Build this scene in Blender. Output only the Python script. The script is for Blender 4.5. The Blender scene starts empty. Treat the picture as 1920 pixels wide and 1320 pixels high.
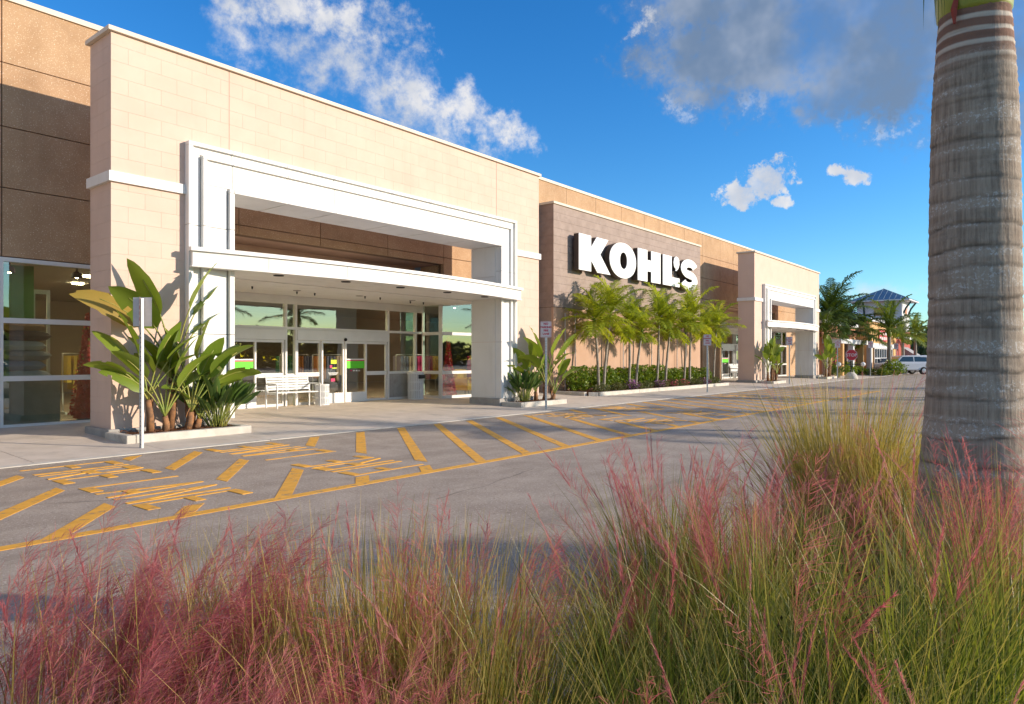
import bpy, bmesh, math, random
import numpy as np
from mathutils import Vector, Matrix
R = math.radians
random.seed(7); RNG = np.random.default_rng(11)
S = bpy.context.scene
COL = S.collection
# ------------------------------------------------------------------ camera
TH = math.atan((2003.0-960.0)/1300.0)
cam = bpy.data.objects.new('camera', bpy.data.cameras.new('camera')); COL.objects.link(cam)
cam.location = (0, 0, 1.5); cam.rotation_euler = (R(90), 0, TH-R(90))
cam.data.sensor_width = 36; cam.data.lens = 36*1300/1920; cam.data.shift_y = 9.5/1920
cam.data.clip_start = 0.05; cam.data.clip_end = 2000
S.camera = cam
FWD = Vector((math.cos(TH), math.sin(TH), 0)); RGT = Vector((math.sin(TH), -math.cos(TH), 0))
# ------------------------------------------------------------------ sun and sky
SUN_AZ = R(122.5); SUN_EL = R(16.8)          # azimuth the light travels towards
LD = Vector((math.cos(SUN_AZ)*math.cos(SUN_EL), math.sin(SUN_AZ)*math.cos(SUN_EL), -math.sin(SUN_EL)))
sun = bpy.data.objects.new('sun', bpy.data.lights.new('sun', 'SUN')); COL.objects.link(sun)
sun.data.energy = 4.6; sun.data.angle = R(0.53); sun.data.color = (1.0, 0.855, 0.70)
sun.rotation_euler = LD.to_track_quat('-Z', 'Y').to_euler(); sun.location = (20, -20, 20)

class NT:
    def __init__(s, tree): s.t = tree; s.L = tree.links
    def n(s, typ, **kw):
        nd = s.t.nodes.new(typ)
        for k, v in kw.items(): setattr(nd, k, v)
        return nd
    def put(s, sock, v):
        if v is None: return
        if isinstance(v, bpy.types.NodeSocket): s.L.new(v, sock)
        else: sock.default_value = v
    def m(s, op, a, b=None, c=None, clamp=False):
        nd = s.n('ShaderNodeMath', operation=op, use_clamp=clamp)
        for i, v in enumerate((a, b, c)): s.put(nd.inputs[i], v)
        return nd.outputs[0]
    def dot(s, a, b):
        nd = s.n('ShaderNodeVectorMath', operation='DOT_PRODUCT'); s.put(nd.inputs[0], a); s.put(nd.inputs[1], b); return nd.outputs['Value']
    def vm(s, op, a, b=None, sc=None):
        nd = s.n('ShaderNodeVectorMath', operation=op); s.put(nd.inputs[0], a)
        if b is not None: s.put(nd.inputs[1], b)
        if sc is not None: s.put(nd.inputs['Scale'], sc)
        return nd.outputs[0]
    def noise(s, vec, scale, detail=4, rough=.55, dist=0, out=0):
        nd = s.n('ShaderNodeTexNoise'); s.put(nd.inputs['Vector'], vec); nd.inputs['Scale'].default_value = scale
        nd.inputs['Detail'].default_value = detail; nd.inputs['Roughness'].default_value = rough; nd.inputs['Distortion'].default_value = dist
        return nd.outputs[out]
    def mix(s, f, a, b, blend='MIX'):
        nd = s.n('ShaderNodeMix', data_type='RGBA', blend_type=blend); s.put(nd.inputs[0], f)
        s.put(nd.inputs[6], c4(a)); s.put(nd.inputs[7], c4(b)); return nd.outputs[2]
    def rng(s, v, a, b, c=0, d=1, smooth=True):
        nd = s.n('ShaderNodeMapRange', interpolation_type='SMOOTHSTEP' if smooth else 'LINEAR'); s.put(nd.inputs[0], v)
        for i, q in enumerate((a, b, c, d)): s.put(nd.inputs[1+i], q)
        return nd.outputs[0]
def c4(c):
    if isinstance(c, bpy.types.NodeSocket) or c is None: return c
    return (c[0], c[1], c[2], 1.0) if len(c) == 3 else c

W = bpy.data.worlds.new('World'); S.world = W; W.use_nodes = True
W.node_tree.nodes.clear(); T = NT(W.node_tree)
sky = T.n('ShaderNodeTexSky', sky_type='NISHITA', sun_disc=False)
sky.sun_elevation = SUN_EL; sky.sun_rotation = math.atan2(-LD.x, -LD.y)
sky.air_density = 1.0; sky.dust_density = 0.3; sky.ozone_density = 2.2
geo = T.n('ShaderNodeTexCoord'); dirv = T.vm('NORMALIZE', geo.outputs['Generated'])
hs = T.n('ShaderNodeHueSaturation'); hs.inputs['Hue'].default_value = 0.5; hs.inputs['Saturation'].default_value = 1.36; hs.inputs['Value'].default_value = 1.0
T.L.new(sky.outputs[0], hs.inputs['Color'])
base = T.mix(1.0, hs.outputs[0], (0.66, 0.97, 1.22), 'MULTIPLY')
def pixdir(u, v): return (FWD*1300 + RGT*(u-960) + Vector((0, 0, 1))*(669.5-v)).normalized()
n1 = T.noise(dirv, 6.5, 5, .62); n2 = T.noise(dirv, 30.0, 6, .68); n3 = n1
fb = T.m('ADD', T.m('MULTIPLY', n1, .58), T.m('MULTIPLY', n2, .42))
def cloud(u, v, sa, sb, rot, gain, amp, lo=.0, hi=.22, f=None):
    c = pixdir(u, v); r = c.cross(Vector((0, 0, 1))).normalized(); up = r.cross(c)
    ca, sn = math.cos(R(rot)), math.sin(R(rot)); a = r*ca - up*sn; b = r*sn + up*ca
    d = T.dot(dirv, tuple(c)); inv = T.m('DIVIDE', 1.0, T.m('MAXIMUM', d, .05))
    qa = T.m('DIVIDE', T.m('MULTIPLY', T.dot(dirv, tuple(a)), inv), sa/1300); qb = T.m('DIVIDE', T.m('MULTIPLY', T.dot(dirv, tuple(b)), inv), sb/1300)
    q = T.m('SQRT', T.m('ADD', T.m('MULTIPLY', qa, qa), T.m('MULTIPLY', qb, qb)))
    k = T.m('ADD', T.m('MULTIPLY', T.m('SUBTRACT', 1.0, q), gain), T.m('MULTIPLY', T.m('SUBTRACT', f or fb, .5), amp))
    k = T.m('MULTIPLY', k, T.m('GREATER_THAN', d, .1))
    return T.rng(k, lo, hi), qb
def mx(*a):
    o = a[0]
    for b in a[1:]: o = T.m('MAXIMUM', o, b)
    return o
fine = n2
A1, _ = cloud(700, 150, 360, 92, 26, 1.0, 4.8, .15, 1.25)
A2, _ = cloud(560, 20, 240, 70, 8, 1.0, 4.8, .2, 1.05)
A3, _ = cloud(900, 220, 150, 62, 20, 1.1, 4.6, .15, .95)
A4, _ = cloud(430, 55, 90, 45, 25, .7, 3.6, .2, 1.1)
B1, _ = cloud(1700, 30, 450, 175, 10, 1.1, 3.0, .0, .6)
B2, _ = cloud(1400, 10, 260, 70, 4, .9, 3.2, .1, .9)
B3, _ = cloud(1600, 165, 130, 58, -12, 1.1, 3.0, .05, .6)
B4, _ = cloud(1930, 225, 170, 70, 0, .9, 2.4, .0, .6)
C1, _ = cloud(1438, 338, 58, 42, -25, 1.5, 4.2, .15, .7, fine)
C2, _ = cloud(1390, 366, 42, 26, 10, 1.5, 4.0, .15, .7, fine)
C3, _ = cloud(1468, 379, 28, 14, 10, 1.5, 4.0, .2, .75, fine)
C4, _ = cloud(1613, 338, 34, 15, 8, 1.0, 5.0, .3, .95, fine)
C5, _ = cloud(1577, 322, 28, 10, 5, 1.0, 5.0, .35, 1.0, fine)
D1, _ = cloud(1640, 545, 130, 22, 2, .8, 2.2, .1, 1.2, fine)
D3, _ = cloud(1200, 45, 60, 34, -40, 1.0, 4.6, .55, 1.5, fine)
# unseen rest of the sky: broken cloud added to make the fill less blue
sep = T.n('ShaderNodeSeparateXYZ'); T.L.new(dirv, sep.inputs[0])
fd = T.dot(dirv, tuple(FWD))
rest = T.m('MULTIPLY', T.rng(n3, .44, .60), T.m('MULTIPLY', T.rng(fd, .60, .35), T.rng(sep.outputs[2], .04, .16)))
white = mx(A1, A2, A3, A4, C1, C2, C3, C4, C5, T.m('MULTIPLY', D1, .55), T.m('MULTIPLY', D3, .6), T.m('MULTIPLY', rest, .85))
grey = mx(B1, B2, B3, B4)
shade = T.noise(T.vm('ADD', dirv, (0, 0, .03)), 9.0, 4, .6)
wcol = T.mix(T.rng(shade, .38, .62), (3.3, 3.5, 3.9), (4.9, 4.8, 4.75))
gcol = T.mix(T.rng(shade, .42, .70), (1.05, 1.42, 2.0), (2.0, 2.3, 2.8))
edge = T.m('MULTIPLY', T.rng(grey, .05, .45), T.rng(grey, .95, .5))
gcol2 = T.mix(T.m('MULTIPLY', edge, T.rng(n2, .52, .66)), gcol, (3.6, 3.8, 4.1))
s1 = T.mix(T.m('MULTIPLY', grey, T.rng(n1, .36, .62, .45, .86)), base, gcol2)
s2 = T.mix(T.m('MULTIPLY', white, T.rng(n2, .34, .62, .62, .94)), s1, wcol)
bg = T.n('ShaderNodeBackground'); T.L.new(s2, bg.inputs['Color']); bg.inputs['Strength'].default_value = 0.14
W.cycles.sampling_method = 'MANUAL'; W.cycles.sample_map_resolution = 256
ow = T.n('ShaderNodeOutputWorld'); T.L.new(bg.outputs[0], ow.inputs[0])
vs = S.view_settings; vs.view_transform = 'Standard'; vs.look = 'None'; vs.gamma = 1.0; vs.exposure = 0.40; vs.use_curve_mapping = False
S.cycles.max_bounces = 8; S.cycles.transparent_max_bounces = 24; S.cycles.caustics_reflective = False; S.cycles.caustics_refractive = False

# ------------------------------------------------------------------ materials
MATS = {}
def mat(name, col, rough=.75, col2=None, vs_=3.0, vlo=.35, vhi=.65, bump=0., bs=60., spec=.3, metal=0., coord='pos', speck=None, detail=5, dirt=None, bdist=.01, streak=None, ovar=0.):
    if name in MATS: return MATS[name]
    m = bpy.data.materials.new(name); m.use_nodes = True; MATS[name] = m
    t = NT(m.node_tree); p = m.node_tree.nodes['Principled BSDF']
    if coord == 'pos': v = t.n('ShaderNodeNewGeometry').outputs['Position']
    else: v = t.n('ShaderNodeTexCoord').outputs['Object']
    c = c4(col)
    if col2 is not None: c = t.mix(t.rng(t.noise(v, vs_, detail, .6), vlo, vhi), col, col2)
    if speck:                                    # (colour, scale, lo, hi)
        c = t.mix(t.rng(t.noise(v, speck[1], 2, .5), speck[2], speck[3]), c, speck[0])
    if dirt: c = t.mix(t.m('MULTIPLY', t.rng(t.noise(v, dirt[1], 8, .65, .6), dirt[2], dirt[3]), dirt[4]), c, dirt[0])
    if streak: c = t.mix(t.m('MULTIPLY', t.rng(t.noise(t.vm('MULTIPLY', v, streak[5] if len(streak) > 5 else (1., 1., .09)), streak[1], 4, .6), streak[2], streak[3]), streak[4]), c, streak[0])
    if ovar:
        q = t.m('ADD', 1-ovar, t.m('MULTIPLY', t.n('ShaderNodeObjectInfo').outputs['Random'], 2*ovar)); cc = t.n('ShaderNodeCombineXYZ'); [t.L.new(q, cc.inputs[i]) for i in range(3)]; c = t.mix(1.0, c, cc.outputs[0], 'MULTIPLY')
    t.put(p.inputs['Base Color'], c)
    p.inputs['Roughness'].default_value = rough; p.inputs['Specular IOR Level'].default_value = spec; p.inputs['Metallic'].default_value = metal
    if bump:
        b = t.n('ShaderNodeBump'); b.inputs['Strength'].default_value = bump; b.inputs['Distance'].default_value = bdist
        t.L.new(t.noise(v, bs, 4, .6), b.inputs['Height']); t.L.new(b.outputs[0], p.inputs['Normal'])
    return m
def leafmat(name, c1, c2, trans=.35, rough=.45, scale=3.0, attr=None, c3=None, tcol=None):
    if name in MATS: return MATS[name]
    m = bpy.data.materials.new(name); m.use_nodes = True; MATS[name] = m
    t = NT(m.node_tree); p = m.node_tree.nodes['Principled BSDF']; out = m.node_tree.nodes['Material Output']
    if attr:
        a = t.n('ShaderNodeAttribute', attribute_name=attr).outputs['Fac']; c = t.mix(a, c1, c2)
        if c3 is not None:
            tt = t.n('ShaderNodeAttribute', attribute_name='tpos').outputs['Fac']; c = t.mix(t.rng(tt, .45, 1.0), c, t.mix(a, c3, c1))
    else:
        oi = t.n('ShaderNodeObjectInfo').outputs['Random']; v = t.n('ShaderNodeTexCoord').outputs['Object']
        f = t.m('ADD', t.m('MULTIPLY', oi, .55), t.m('MULTIPLY', t.noise(v, scale, 3), .55), clamp=True); c = t.mix(f, c1, c2)
        if c3 is not None: c = t.mix(t.rng(t.noise(v, scale*3.3, 2), .6, .78), c, c3)
    t.L.new(c, p.inputs['Base Color']); p.inputs['Roughness'].default_value = rough; p.inputs['Specular IOR Level'].default_value = .35
    tr = t.n('ShaderNodeBsdfTranslucent'); t.put(tr.inputs[0], t.mix(1.0, c, tcol or (1.15, 1.1, .6), 'MULTIPLY'))
    mx_ = t.n('ShaderNodeMixShader'); mx_.inputs[0].default_value = trans
    t.L.new(p.outputs[0], mx_.inputs[1]); t.L.new(tr.outputs[0], mx_.inputs[2]); t.L.new(mx_.outputs[0], out.inputs[0])
    return m
def glassmat(name, tint, refl=1.0):
    if name in MATS: return MATS[name]
    m = bpy.data.materials.new(name); m.use_nodes = True; MATS[name] = m
    t = NT(m.node_tree); m.node_tree.nodes.remove(m.node_tree.nodes['Principled BSDF']); out = m.node_tree.nodes['Material Output']
    fr = t.n('ShaderNodeFresnel'); fr.inputs[0].default_value = 1.55
    tr = t.n('ShaderNodeBsdfTransparent'); tr.inputs[0].default_value = c4(tint)
    gl = t.n('ShaderNodeBsdfGlossy'); gl.inputs['Roughness'].default_value = .015; gl.inputs['Color'].default_value = (.9, .97, .95, 1)
    v = t.n('ShaderNodeNewGeometry').outputs['Position']
    b = t.n('ShaderNodeBump'); b.inputs['Strength'].default_value = .03; b.inputs['Distance'].default_value = .05; t.L.new(t.noise(v, 1.1, 2), b.inputs['Height']); t.L.new(b.outputs[0], gl.inputs['Normal'])
    mx_ = t.n('ShaderNodeMixShader'); t.L.new(t.m('MULTIPLY', t.m('MULTIPLY', t.m('ADD', fr.outputs[0], .05), refl*1.9, clamp=True), t.m('SUBTRACT', 1.0, t.n('ShaderNodeNewGeometry').outputs['Backfacing'])), mx_.inputs[0])
    t.L.new(tr.outputs[0], mx_.inputs[1]); t.L.new(gl.outputs[0], mx_.inputs[2]); t.L.new(mx_.outputs[0], out.inputs[0])
    return m
def emit(name, col, st):
    if name in MATS: return MATS[name]
    m = bpy.data.materials.new(name); m.use_nodes = True; MATS[name] = m
    p = m.node_tree.nodes['Principled BSDF']; p.inputs['Base Color'].default_value = c4(col); p.inputs['Emission Color'].default_value = c4(col); p.inputs['Emission Strength'].default_value = st
    return m

# ------------------------------------------------------------------ mesh helpers
class MB:
    def __init__(s): s.v = []; s.f = []; s.m = []
    def quad(s, *p): i = len(s.v); s.v += [tuple(q) for q in p]; s.f.append(tuple(range(i, i+len(p))))
    def box(s, x0, x1, y0, y1, z0, z1):
        i = len(s.v)
        s.v += [(x0, y0, z0), (x1, y0, z0), (x1, y1, z0), (x0, y1, z0), (x0, y0, z1), (x1, y0, z1), (x1, y1, z1), (x0, y1, z1)]
        s.f += [tuple(i+k for k in q) for q in ((0, 3, 2, 1), (4, 5, 6, 7), (0, 1, 5, 4), (1, 2, 6, 5), (2, 3, 7, 6), (3, 0, 4, 7))]; return s
    def prism(s, poly, z0, z1, axis='z', cap=True):
        """extrude a 2-D polygon (counter-clockwise) along an axis"""
        i = len(s.v); n = len(poly)
        P = {'z': lambda p, h: (p[0], p[1], h), 'y': lambda p, h: (p[0], h, p[1]), 'x': lambda p, h: (h, p[0], p[1])}[axis]
        s.v += [P(p, z0) for p in poly] + [P(p, z1) for p in poly]
        for k in range(n): s.f.append((i+k, i+(k+1) % n, i+n+(k+1) % n, i+n+k))
        if cap: s.f += [tuple(i+n-1-k for k in range(n)), tuple(i+n+k for k in range(n))]
        return s
    def tube(s, pts, rad, n=8, cap=True):
        i = len(s.v); pts = [Vector(p) for p in pts]; m = len(pts)
        if not hasattr(rad, '__len__'): rad = [rad]*m
        ref = None
        for k, p in enumerate(pts):
            d = (pts[min(k+1, m-1)]-pts[max(k-1, 0)]).normalized()
            if ref is None: ref = Vector((1, 0, 0)) if abs(d.x) < .8 else Vector((0, 1, 0))
            u = (ref - d*ref.dot(d)).normalized(); w = d.cross(u); ref = u
            for j in range(n):
                a = 2*math.pi*j/n; s.v.append(tuple(p + (u*math.cos(a)+w*math.sin(a))*rad[k]))
        for k in range(m-1):
            for j in range(n): a = i+k*n+j; b = i+k*n+(j+1) % n; s.f.append((a, b, b+n, a+n))
        if cap: s.f += [tuple(i+n-1-j for j in range(n)), tuple(i+(m-1)*n+j for j in range(n))]
        return s
    def lathe(s, prof, n=16, c=(0, 0, 0)):
        i = len(s.v); m = len(prof)
        for r, z in prof:
            for j in range(n): a = 2*math.pi*j/n; s.v.append((c[0]+r*math.cos(a), c[1]+r*math.sin(a), c[2]+z))
        for k in range(m-1):
            for j in range(n): a = i+k*n+j; b = i+k*n+(j+1) % n; s.f.append((a, b, b+n, a+n))
        s.f += [tuple(i+n-1-j for j in range(n)), tuple(i+(m-1)*n+j for j in range(n))]; return s
    def ball(s, c, r, n=10, sz=1.):
        prof = [(max(r*math.sin(math.pi*k/n), .001), -r*sz*math.cos(math.pi*k/n)) for k in range(n+1)]
        return s.lathe(prof, n+2, c)
    def build(s, name, material, parent=None, smooth=False, bevel=0, world=True, kind=None):
        me = bpy.data.meshes.new(name); off = wloc(parent) if (parent and world) else Vector((0, 0, 0))
        me.from_pydata([(a-off.x, b-off.y, c-off.z) for a, b, c in s.v], [], s.f); me.materials.append(material)
        if smooth: me.polygons.foreach_set('use_smooth', [True]*len(me.polygons))
        return link(name, me, parent, bevel, kind)
def wloc(o):
    v = Vector((0, 0, 0))
    while o: v += o.location; o = o.parent
    return v
def link(name, me, parent=None, bevel=0, kind=None):
    o = bpy.data.objects.new(name, me); COL.objects.link(o)
    if parent: o.parent = parent
    if bevel:
        b = o.modifiers.new('bevel', 'BEVEL'); b.width = bevel; b.segments = 2; b.limit_method = 'ANGLE'
    if kind: o['kind'] = kind
    return o
def tag(o, label, cat, group=None):
    o['label'] = label; o['category'] = cat
    if group: o['group'] = group
    return o
def thing(name, label, cat, loc=(0, 0, 0), rz=0, group=None):
    o = bpy.data.objects.new(name, None); COL.objects.link(o); o.location = loc; o.rotation_euler = (0, 0, rz); o.empty_display_size = .2
    return tag(o, label, cat, group)
def struct(o): o['kind'] = 'structure'; return o
def arrmesh(name, V, F, attrs=None, material=None, smooth=False):
    me = bpy.data.meshes.new(name); V = np.asarray(V, np.float32); F = np.asarray(F, np.int32); k = F.shape[1]
    me.vertices.add(len(V)); me.vertices.foreach_set('co', V.ravel())
    me.loops.add(F.size); me.loops.foreach_set('vertex_index', F.ravel())
    me.polygons.add(len(F)); me.polygons.foreach_set('loop_start', np.arange(0, F.size, k, dtype=np.int32)); me.polygons.foreach_set('loop_total', np.full(len(F), k, np.int32))
    if smooth: me.polygons.foreach_set('use_smooth', np.ones(len(F), bool))
    for nme, a in (attrs or {}).items():
        at = me.attributes.new(nme, 'FLOAT', 'POINT'); at.data.foreach_set('value', np.asarray(a, np.float32))
    me.update(calc_edges=True)
    if material: me.materials.append(material)
    return me
def text_mesh(txt, size, material, bold=.0, align='CENTER'):
    cu = bpy.data.curves.new('t', 'FONT'); cu.body = txt; cu.size = size; cu.align_x = align; cu.align_y = 'CENTER'; cu.offset = bold; cu.fill_mode = 'FRONT'; cu.resolution_u = 3
    ob = bpy.data.objects.new('t', cu); COL.objects.link(ob)
    dg = bpy.context.evaluated_depsgraph_get(); me = bpy.data.meshes.new_from_object(ob.evaluated_get(dg)); bpy.data.objects.remove(ob); me.materials.clear(); me.materials.append(material)
    return me
# ------------------------------------------------------------------ named materials
m_asph = mat('asphalt', (.335, .272, .212), .88, (.44, .365, .29), 1.6, .3, .72, .8, 75, .25, speck=((.54, .46, .385), 42, .58, .67), dirt=((.135, .11, .088), 27., .56, .67, .65), bdist=.014, streak=((.20, .165, .132), 1.5, .50, .68, .38, (.10, 1.0, 1.)))
m_yel = mat('yellow_paint', (.78, .40, .055), .7, (.70, .34, .042), 6, .35, .65, .35, 130, .3, dirt=((.26, .20, .14), 9., .53, .66, .8), bdist=.005)
m_conc = mat('sidewalk_concrete', (.56, .475, .38), .85, (.64, .55, .45), 2.0, .3, .7, .25, 120, .25, dirt=((.30, .265, .225), 1.3, .52, .75, .55), ovar=.035)
m_kerb = mat('kerb_concrete', (.52, .475, .40), .85, (.60, .56, .48), 4.0, .35, .65, .3, 90, .25, dirt=((.30, .27, .23), 3.0, .56, .72, .6))
m_joint = mat('joint_dark', (.10, .095, .088), .9)
m_plinth = mat('plinth_concrete', (.33, .31, .28), .85, (.40, .38, .345), 3.0, .35, .65, .3, 90, dirt=((.20, .185, .17), 2.6, .55, .75, .6))
m_block = mat('beige_stucco_block', (.655, .480, .380), .88, (.690, .515, .412), 1.6, .3, .7, .22, 170, .2, streak=((.55, .40, .31), 1.6, .55, .75, .35), ovar=.022)
m_blockj = mat('beige_joint', (.64, .468, .37), .9)
m_cap = mat('cream_coping', (.70, .62, .50), .6, (.66, .58, .46), 2.0)
m_white = mat('white_panel', (.78, .765, .725), .55, (.735, .715, .67), .9, .35, .7, .08, 150, .35, dirt=((.60, .57, .52), 1.8, .58, .8, .35), streak=((.56, .53, .47), 2.4, .54, .74, .40), ovar=.018)
m_whitem = mat('white_metal', (.76, .76, .74), .42, (.71, .71, .69), 3, spec=.45)
m_agg = mat('aggregate_panel', (.44, .275, .155), .9, (.50, .325, .19), 2.2, .3, .7, .5, 190, .2, speck=((.78, .66, .50), 44, .60, .68), dirt=((.32, .195, .105), 1.2, .5, .75, .5), bdist=.012, streak=((.33, .205, .115), 1.1, .52, .75, .4), ovar=.035)
m_aggj = mat('panel_joint', (.20, .125, .075), .9)
m_clad = mat('brown_cladding', (.30, .225, .185), .7, (.36, .275, .23), 2.6, .3, .7, .2, 60, .3, dirt=((.24, .185, .155), 5.0, .5, .7, .5))
m_tan = mat('tan_stucco', (.47, .30, .205), .88, (.51, .335, .235), 1.4, .3, .7, .2, 170, .2)
m_door = mat('door_frame_white', (.74, .73, .70), .38, (.69, .68, .65), 2, spec=.45)
m_glass = glassmat('storefront_glass', (.76, .83, .78), 1.0)
m_glassd = glassmat('door_glass', (.78, .82, .79), .95)
m_dark = mat('black_plastic', (.02, .02, .022), .5)
m_steel = mat('galvanised_steel', (.52, .52, .51), .42, (.62, .62, .60), 8, metal=.6, spec=.5, coord='obj')
m_alu = mat('sign_back_aluminium', (.55, .52, .50), .45, (.48, .455, .44), 6, metal=.3)
m_signw = mat('sign_face_white', (.66, .62, .60), .5, (.58, .54, .52), 9)
m_signr = mat('sign_red', (.50, .035, .045), .5)
m_mulch = mat('bark_mulch', (.105, .045, .022), .95, (.19, .085, .042), 26, .35, .65, .9, 60, .1, bdist=.03)
m_chip = mat('bark_chip', (.20, .085, .040), .9, (.10, .045, .022), 14)
m_letter = mat('white_letter_face', (.90, .90, .87), .35, spec=.4)
m_letside = mat('bronze_letter_side', (.075, .055, .045), .5)
m_int_floor = mat('store_floor', (.30, .24, .19), .35); m_int_wall = mat('store_wall', (.28, .22, .16), .8); m_int_ceil = mat('store_ceiling', (.36, .33, .29), .9)
m_green = mat('green_display_panel', (.06, .30, .07), .6); m_red = mat('red_tinsel', (.75, .02, .035), .3, (.5, .01, .02), 14, spec=.6)
m_gold = mat('gold_ornament', (.80, .50, .12), .25, metal=.7)
m_interior_lamp = emit('store_ceiling_light', (1.0, .74, .46), 130.0)
m_grn_poster = mat('green_poster', (.12, .62, .03), .5); m_wht_poster = mat('white_print', (.75, .75, .72), .5); m_yel_poster = mat('yellow_green_poster', (.55, .70, .02), .5); m_mag = mat('magenta_print', (.55, .03, .12), .5)

# ------------------------------------------------------------------ ground, road, markings
ground = struct(MB().box(-180, 420, -220, 260, -.6, 0).build('road_ground', m_asph)); ground.name = 'road'
def sheet(pts, z, name='marking', material=m_yel, parent=ground):
    b = MB(); b.prism(pts, z-.012, z); return b.build(name, material, parent)
def clip(poly, a, b, c):            # keep a*x+b*y<=c
    out = []
    for i in range(len(poly)):
        p, q = poly[i], poly[(i+1) % len(poly)]; dp, dq = a*p[0]+b*p[1]-c, a*q[0]+b*q[1]-c
        if dp <= 0: out.append(p)
        if dp*dq < 0: t = dp/(dp-dq); out.append((p[0]+(q[0]-p[0])*t, p[1]+(q[1]-p[1])*t))
    return out
YE0, YE1 = 6.44, 6.58               # edge line
for i, x in enumerate(np.arange(-8, 30, 6.0)):
    sheet([(x, YE0), (x+6.0, YE0), (x+6.0, YE1), (x, YE1)], .004, 'edge_line')
TXT = [(2.93, 4.36), (5.45, 6.98), (14.1, 15.7), (17.1, 18.7), (25.6, 27.1)]
k = .80
for i in range(-6, 27):
    c0 = -.02+1.073*i; c1 = c0+.21
    poly = [(YE1*k+c0, YE1+.003), (YE1*k+c1, YE1+.003), (11.02*k+c1, 11.02), (11.02*k+c0, 11.02)]
    segs = [poly]; bounds = []
    for (a, b) in TXT:                # cut the stripes round the lettering
        new = []
        for p in segs:
            xs = [q[0] for q in p]
            if max(xs) <= a or min(xs) >= b: new.append(p); continue
            l = clip(p, 1, 0, a); r = clip(p, -1, 0, -b)
            m_ = clip(clip(clip(p, -1, 0, -a), 1, 0, b), 0, 1, 6.92)
            for q in (l, r, m_):
                if len(q) >= 3 and (max(z[1] for z in q)-min(z[1] for z in q)) > .15: new.append(q)
        segs = new
    for p in segs: sheet(p, .004, 'hatch_stripe')
# painted words: glyphs as strokes (across 0..w, along 0..1)
def glyph(ch):
    t = .26
    if ch == 'I': return .08, [[(0, 0), (.08, 0), (.08, 1), (0, 1)]]
    w = .42; s = .06; st = [(0, 0), (s, 0), (s, 1), (0, 1)]
    ar = lambda z0, z1, b=w: [(s, z0), (b, z0), (b, z1), (s, z1)]
    if ch == 'E': return w, [st, ar(0, .11), ar(.45, .55, w*.85), ar(.89, 1)]
    if ch == 'F': return w, [st, ar(.45, .55, w*.8), ar(.89, 1)]
    if ch == 'L': return w, [st, ar(0, .12)]
    if ch == 'R': return w, [st, ar(.86, 1, w*.8), ar(.42, .55, w*.8), [(w-s, .50), (w, .58), (w, .90), (w-s*.8, 1.), (w-s, .9)], [(s+.10, .42), (s+.18, .42), (w, 0), (w-s, 0)]]
    if ch == 'A': return .44, [[(0, 0), (.075, 0), (.25, 1), (.18, 1)], [(.365, 0), (.44, 0), (.26, 1), (.19, 1)], [(.1, .22), (.34, .22), (.32, .34), (.12, .34)]]
    if ch == 'N': return .44, [st, [(.365, 0), (.44, 0), (.44, 1), (.365, 1)], [(.075, 1), (.075, .80), (.365, 0), (.365, .20)]]
def word(wd, x0, x1, yl, yr):
    """letters stand along x from x0 (foot) to x1 (head) and run from yl to yr"""
    gl = [glyph(c) for c in wd]; tot = sum(g[0] for g in gl)+.12*(len(gl)-1); sc = (yr-yl)/tot; u = 0
    for ch, (w, st) in zip(wd, gl):
        b = MB()
        for i, p in enumerate(st):
            pts = [(x0+(x1-x0)*q[1], yl+sc*(u+q[0])) for q in p]; a = sum(pts[i-1][0]*pts[i][1]-pts[i][0]*pts[i-1][1] for i in range(len(pts)))
            if a < 0: pts = pts[::-1]
            b.prism(pts, -.006, .005+.0009*i)
        b.build('painted_letter', m_yel, ground); u += w+.12
for ox in (0, 11.15, 22.6):
    word('FIRE', 3.06+ox, 4.2+ox, 10.78, 9.22); word('LANE', 3.06+ox, 4.18+ox, 8.78, 7.02)
    if ox < 20:
        word('FIRE', 6.78+ox*1.035, 5.58+ox*1.035, 7.02, 8.42); word('LANE', 6.85+ox*1.035, 5.62+ox*1.035, 9.08, 10.9)
# tar seams across the asphalt
def crack(pts, w=.012):
    b = MB()
    for i in range(len(pts)-1):
        p, q = Vector((*pts[i], 0)), Vector((*pts[i+1], 0)); n = (q-p).normalized().cross(Vector((0, 0, 1)))*w*random.uniform(.5, 1)
        b.quad(tuple(p+n+Vector((0, 0, .0035))), tuple(p-n+Vector((0, 0, .0035))), tuple(q-n+Vector((0, 0, .0035))), tuple(q+n+Vector((0, 0, .0035))))
    b.build('tar_seam', m_joint, ground)
for (x, y, a, L) in ((6.5, 9.3, .2, 2.0), (2.2, 8.2, -.1, 1.4), (9.5, 8.9, .35, 2.2), (12.5, 4.8, .1, 4.0), (5.2, 5.2, .25, 2.5)):
    pts = []; px, py = x, y
    for i in range(int(L/.12)): pts.append((px, py)); a += random.uniform(-.35, .35)*.6; px += .12*math.cos(a); py += .12*math.sin(a)
    crack(pts, .006)

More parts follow.
